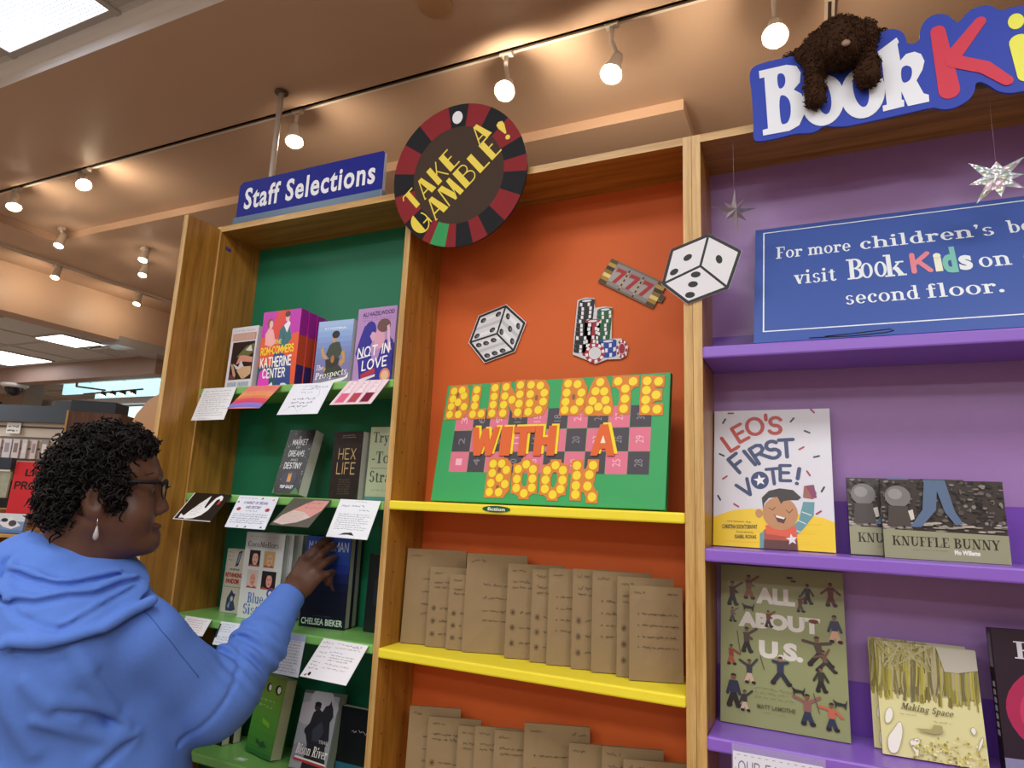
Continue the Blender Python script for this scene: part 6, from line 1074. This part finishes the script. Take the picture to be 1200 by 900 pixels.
# ---------------------------------------------------------------- plush animal lying over the shop sign
PC = V3(1.052, -.046, 2.458)
def plush_sdf(p):
    e = lambda c, r: elli(p, PC + V3(*c), V3(*r))
    d = e((0, .0, .0), (.052, .046, .055)); d = smin(d, e((.006, -.034, -.036), (.030, .022, .021)), .02); d = smin(d, e((-.05, .055, -.005), (.052, .055, .042)), .03); d = smin(d, e((.02, .06, .01), (.06, .06, .045)), .03)
    d = smin(d, e((-.050, .008, .006), (.014, .018, .040)), .012); d = smin(d, e((.054, .006, .008), (.016, .018, .038)), .012)
    d = smin(d, chain(p, [PC + V3(-.040, .03, -.012), PC + V3(-.046, .004, -.045), PC + V3(-.050, .005, -.085), PC + V3(-.049, .002, -.112)], (.017, .017, .0165, .019), .01), .014)
    d = smin(d, chain(p, [PC + V3(.036, .02, -.02), PC + V3(.047, .0, -.058), PC + V3(.046, -.004, -.086)], (.018, .019, .023), .01), .014)
    d = smin(d, e((-.082, .045, .006), (.036, .03, .024)), .02); d = smin(d, e((.078, .05, .012), (.03, .03, .026)), .02)
    d = d - .0022 * wob(p, 170) - .0016 * wob(p, 300, 1)
    slab = np.maximum(np.abs(p[:, 1] + .0264) - .0062, p[:, 2] - 2.472 - .14 * np.maximum(0, p[:, 0] - 1.085))      # room for the board it hangs over
    return np.maximum(d, -slab)
FUR = M('#3c281b', .95, .1, noise=.3, nscale=120); FUR2 = M('#4a3324', .95, .1)
pl = net_obj('plush_animal', plush_sdf, PC - V3(.15, .11, .17), PC + V3(.15, .15, .10), .004, FUR); tag(pl, 'brown curly plush animal slumped over the top of the blue cut-out sign', 'plush toy')
pv, pf = net(plush_sdf, PC - V3(.15, .11, .17), PC + V3(.15, .15, .10), .005); cs = pv[pf].mean(1); nn = np.cross(pv[pf[:, 1]] - pv[pf[:, 0]], pv[pf[:, 3]] - pv[pf[:, 0]]); nn /= np.maximum(np.linalg.norm(nn, axis=1)[:, None], 1e-9); idx = list(range(len(cs))); R.shuffle(idx); g = G()
for i in idx[:2600]:
    n_ = Vector(nn[i]); c = Vector(cs[i]) - n_ * .002; dr = (n_ + Vector((R.uniform(-1, 1), R.uniform(-1, 1), R.uniform(-1, .6))) * .8).normalized(); a_ = dr.orthogonal(); ph = R.uniform(0, 6.28); b_ = dr.cross(a_); K = 5
    g.tube([c + dr * (.0075 * t / (K - 1)) + (a_ * math.cos(ph + 4 * t / (K - 1)) + b_ * math.sin(ph + 4 * t / (K - 1))) * .0024 * (t > 0) for t in range(K)], [.0012, .0013, .0012, .001, .0005], FUR2 if i % 2 else FUR, 3, False)
f_ = g.obj('fur', pl); f_['kind'] = 'stuff'
g = G(); nz = PC + V3(.008, -.057, -.040); g.lathe([(0, .005), (.006, .003), (.0085, 0), (.006, -.004), (0, -.005)], M('#9a7a68', .5), nz, (0, -1, .2), 12); g.obj('muzzle_patch', pl)
for x in (-.016, .024): G().lathe([(0, .004), (.003, .0025), (.004, 0), (0, -.002)], M('#0c0908', .1), PC + V3(x, -.0415, .006), (0, -1, .1), 10).obj('eye', pl)
# ---------------------------------------------------------------- the shop beyond, at the left
NAVY = M('#2f3a46', .5); GREYS = M('#c4b8aa', .6); SLOT = M('#5a5148', .7)
def place(o, A_, B_): o.location = (A_[0], A_[1], 0); o.rotation_euler = (0, 0, math.atan2(B_[1] - A_[1], B_[0] - A_[0])); return math.hypot(B_[0] - A_[0], B_[1] - A_[1])
t = root('slatwall_display', (0, 0, 0), 'grey slatwall display with dark blue header beyond the woman\'s head', 'display'); W_ = place(t, (-4.40, 1.10), (-3.66, 1.41))
G().box(0, W_, -.02, .10, 1.93, 2.045, NAVY).box(-.0, .22, .02, .06, 2.045, 2.07, NAVY).box(.63, W_ + .1, .02, .06, 2.045, 2.09, NAVY).obj('header', t)
g = G(); g.box(0, W_, .02, .1, .1, 1.93, GREYS)
for k in range(24): z = 1.9 - k * .075; g.box(0, W_, .017, .021, z - .009, z + .004, SLOT)
g.obj('slat_panel', t); G().box(-.02, W_, -.1, .12, 0, .1, NAVY).obj('base', t); G().box(-.1, .5, -.10, .02, 1.575, 1.60, M('#4a4038')).box(-.1, .5, -.105, -.1, 1.555, 1.60, M('#d9d2c4')).obj('ledge', t); G().box(-.1, .45, -.12, .02, 1.34, 1.52, NAVY).obj('lower_header', t)
M4 = Matrix.Translation(t.location) @ Euler(t.rotation_euler).to_matrix().to_4x4(); rz = t.rotation_euler[2]
g = G(); g.box(0, .10, 0, .003, 0, .075, M('#e2e0da', .5)); a = Art(g, .10, .075); a.scrib(.1, .15, .9, .85, 2, '#4a4a4a', 4, .005); tag(g.obj('small_sign', None, M4 @ Vector((.33, .005, 1.848)), (0, 0, rz)), 'small white printed sign hooked on the grey slatwall', 'sign')
R = random.Random(21)
for k in range(7):
    g = G(); w_ = R.uniform(.035, .06); g.box(0, w_, 0, .012, 0, .13, M(R.choice(['#b8aca8', '#c9bcb8', '#a89a98', '#8f8684', '#c4c0c4']), .5)); a = Art(g, w_, .13); a.rect(.2, .3, .8, .8, R.choice(['#7a6a6c', '#94868a', '#5a5054', '#d9d0cc']))
    tag(g.obj('hanging_pack', None, M4 @ Vector((.20 + k * .066, .003, 1.60 + .08)), (0, 0, rz)), ['pale blister pack at the left end of the slatwall hooks', 'second small pack on the slatwall hooks', 'third small pack on the slatwall hooks', 'middle small pack on the slatwall hooks', 'fifth small pack on the slatwall hooks', 'sixth small pack on the slatwall hooks', 'small pack on the slatwall hooks nearest the woman\'s hair'][k], 'pack', 'packs on the slatwall')
for k in range(5):
    g = G(); g.box(0, .05, 0, .02, 0, .045, M(['#c9b08a', '#26242a', '#d8d0c4', '#26242a', '#bcb4aa'][k], .5)); tag(g.obj('small_box', None, M4 @ Vector((.2 + k * .065, -.06, 1.6005)), (0, 0, rz)), ['tan small box on the slatwall ledge', 'black small box left on the slatwall ledge', 'cream small box on the slatwall ledge', 'black small box right on the slatwall ledge', 'grey small box on the slatwall ledge, nearest the woman'][k], 'box', 'small boxes on the slatwall ledge')
t = root('tall_cabinet', (0, 0, 0), 'brown cabinet with a dark top behind the woman\'s hair', 'cabinet'); W_ = place(t, (-3.36, 1.19), (-3.10, 1.36)); G().box(0, W_, 0, .3, 0, 1.98, DARKW).obj('body', t); G().box(-.02, W_ - .06, .05, .25, 1.98, 2.06, NAVY).obj('top_box', t); G().box(-.012, 0, -.004, .3, 0, 1.985, OAK_LIT).obj('edge_strip', t)
# arched oak end of another bookcase, further back
pts = [(0, 0), (.62, 0), (.62, 1.995), (.42, 1.993), (.246, 1.975), (.16, 1.943), (.08, 1.872), (.022, 1.766), (0, 1.64)]
t = root('arched_bookcase', (-2.16, .75, 0), 'tan wooden case with an arched top behind the oak end panel', 'bookcase', None, (0, 0, 0)); G().prism(pts, 0, .03, M('#c08a48', .35, noise=.05, nscale=6)).obj('arched_panel', t); G().box(.02, .6, .03, .2, .05, 1.62, OAK).obj('carcass', t)
# stand with the red poster
t = root('book_stand', (0, 0, 0), 'oak display stand at the left edge behind the woman', 'stand'); W_ = place(t, (-2.47, .40), (-2.17, .53)); G().box(-.05, .03, -.09, .34, 0, 1.39, OAK, OAK_LIT).obj('side_panel', t, bevel=.01); G().box(.03, .26, .12, .30, 0, 1.30, OAK, OAK_LIT).obj('body', t); G().box(.03, .30, -.09, .12, 1.27, 1.285, OAKH, OAKH_LIT).obj('ledge', t)
M4 = Matrix.Translation(t.location) @ Euler(t.rotation_euler).to_matrix().to_4x4(); rz = t.rotation_euler[2]
g = G(); g.box(0, .26, 0, .004, 0, .235, M('#d8202c', .5)); a = Art(g, .26, .235); a.fit('LI', .20, .72, .36, .86, '#1a0c0e', 'k', w=.24); a.fit('VE', .44, .72, .7, .86, '#1a0c0e', 'k', w=.24); a.fit('PRO', .05, .46, .44, .62, '#1a0c0e', 'k', w=.24); a.fit('G', .48, .46, .62, .62, '#1a0c0e', 'k', w=.24)
tag(g.obj('poster', None, M4 @ Vector((.085, -.032, 1.372)), (-.05, 0, rz)), 'red poster with black hand lettering half behind the woman\'s hair', 'poster')
g = G(); g.box(0, .13, 0, .02, 0, .085, M('#7d9cc4', .4)); a = Art(g, .13, .085); a.rect(0, .6, 1, 1, '#dfe6ee'); a.poly([(.1, .5), (.5, .85), (.9, .4), (.6, .2), (.3, .3)], '#eef0f2'); a.ell(.6, .5, .14, .16, '#4a4c56'); a.ell(.3, .65, .12, .1, '#2c3040'); a.rect(0, 0, 1, .16, '#5a86c0')
tag(g.obj('paperback', None, M4 @ Vector((.078, -.075, 1.2885)), (-.1, 0, rz)), 'blue and white book standing under the red poster', 'book')
g = G(); g.box(0, .12, 0, .01, 0, .12, M('#a8ab94', .5, noise=.3, nscale=60)); tag(g.obj('patterned_card', None, M4 @ Vector((-.05, -.03, 1.44)), (-.05, 0, rz)), 'grey green patterned card at the left edge beside the red poster', 'card')
g = G(); g.box(0, .14, 0, .03, 0, .055, NAVY); tag(g.obj('dark_strip', None, M4 @ Vector((-.06, -.045, 1.567)), (0, 0, rz)), 'dark strip above the patterned card at the left edge', 'strip')
# slim oak case edges between the woman's chin and the oak end panel
t = root('far_case', (-1.50, .42, 0), 'grey and brown case glimpsed under the woman\'s chin', 'case', None, (0, 0, .3)); G().box(-.12, .0, 0, .2, 0, 1.26, M('#7d7468', .6)).obj('grey_side', t); G().box(.0, .11, -.02, .2, 0, 1.42, wood('reddish_oak', '#7a4a28', '#9c6838')).obj('wood_side', t); G().box(.11, .18, .02, .2, 0, 1.42, DARKW).obj('shaded_gap', t)  # dark wood box on the right stands in for a shaded gap
t = root('clip_holder', (-.7548, -.058, 1.86), 'thin black clip-on holder on the outer side of the oak end panel', 'clip'); G().box(-.006, 0, -.03, -.012, .0, .125, M('#15120f', .4)).obj('strip', t); G().lathe([(0, -.022), (.007, -.016), (.011, 0), (.008, .012), (0, .018)], M('#15120f', .4), (-.004, -.02, .145), (-.5, -.3, .8), 14).obj('knob', t)  # thin sign holder built for an unclear dark edge, no lamp in it
# dome camera and far spot bar
t = root('dome_camera', (-6.55, 2.50, 2.53), 'dome camera under the far lower ceiling at the left edge', 'camera'); G().lathe([(0, .0), (.12, .0), (.125, -.02), (.10, -.04), (0, -.04)], M('#cfcac4', .3), n=20).obj('housing', t); G().lathe([(.08, -.04), (.078, -.07), (.05, -.11), (0, -.125)], M('#1a1a1e', .05), n=20).obj('dome', t)
t = root('spot_bar', (-5.75, 3.0, 2.50), 'bar of small far spotlights before the bright window panels', 'light bar'); G().tube([(-.45, 0, .0), (.5, 0, .02)], .009, M('#6a5c50', .4), 8).tube([(-.6, -.0, .09), (-.1, 0, .03)], .009, M('#6a5c50', .4), 8).tube([(-.6, 0, .26), (-.6, 0, .09)], .012, M('#8a7a6c', .4), 8).obj('bar', t)
for k in range(4): G().lathe([(0, .05), (.025, .045), (.035, 0), (0, 0)], M('#4a4038', .4), (-.12 + .16 * k, -.01, -.03), (0, .4, 1), 14).lathe([(0, -.004), (.03, -.001), (.033, 0)], M('#fff0d8', .3, emit=6), (-.12 + .16 * k, -.01, -.03), (0, .4, 1), 14).obj('spot', t)
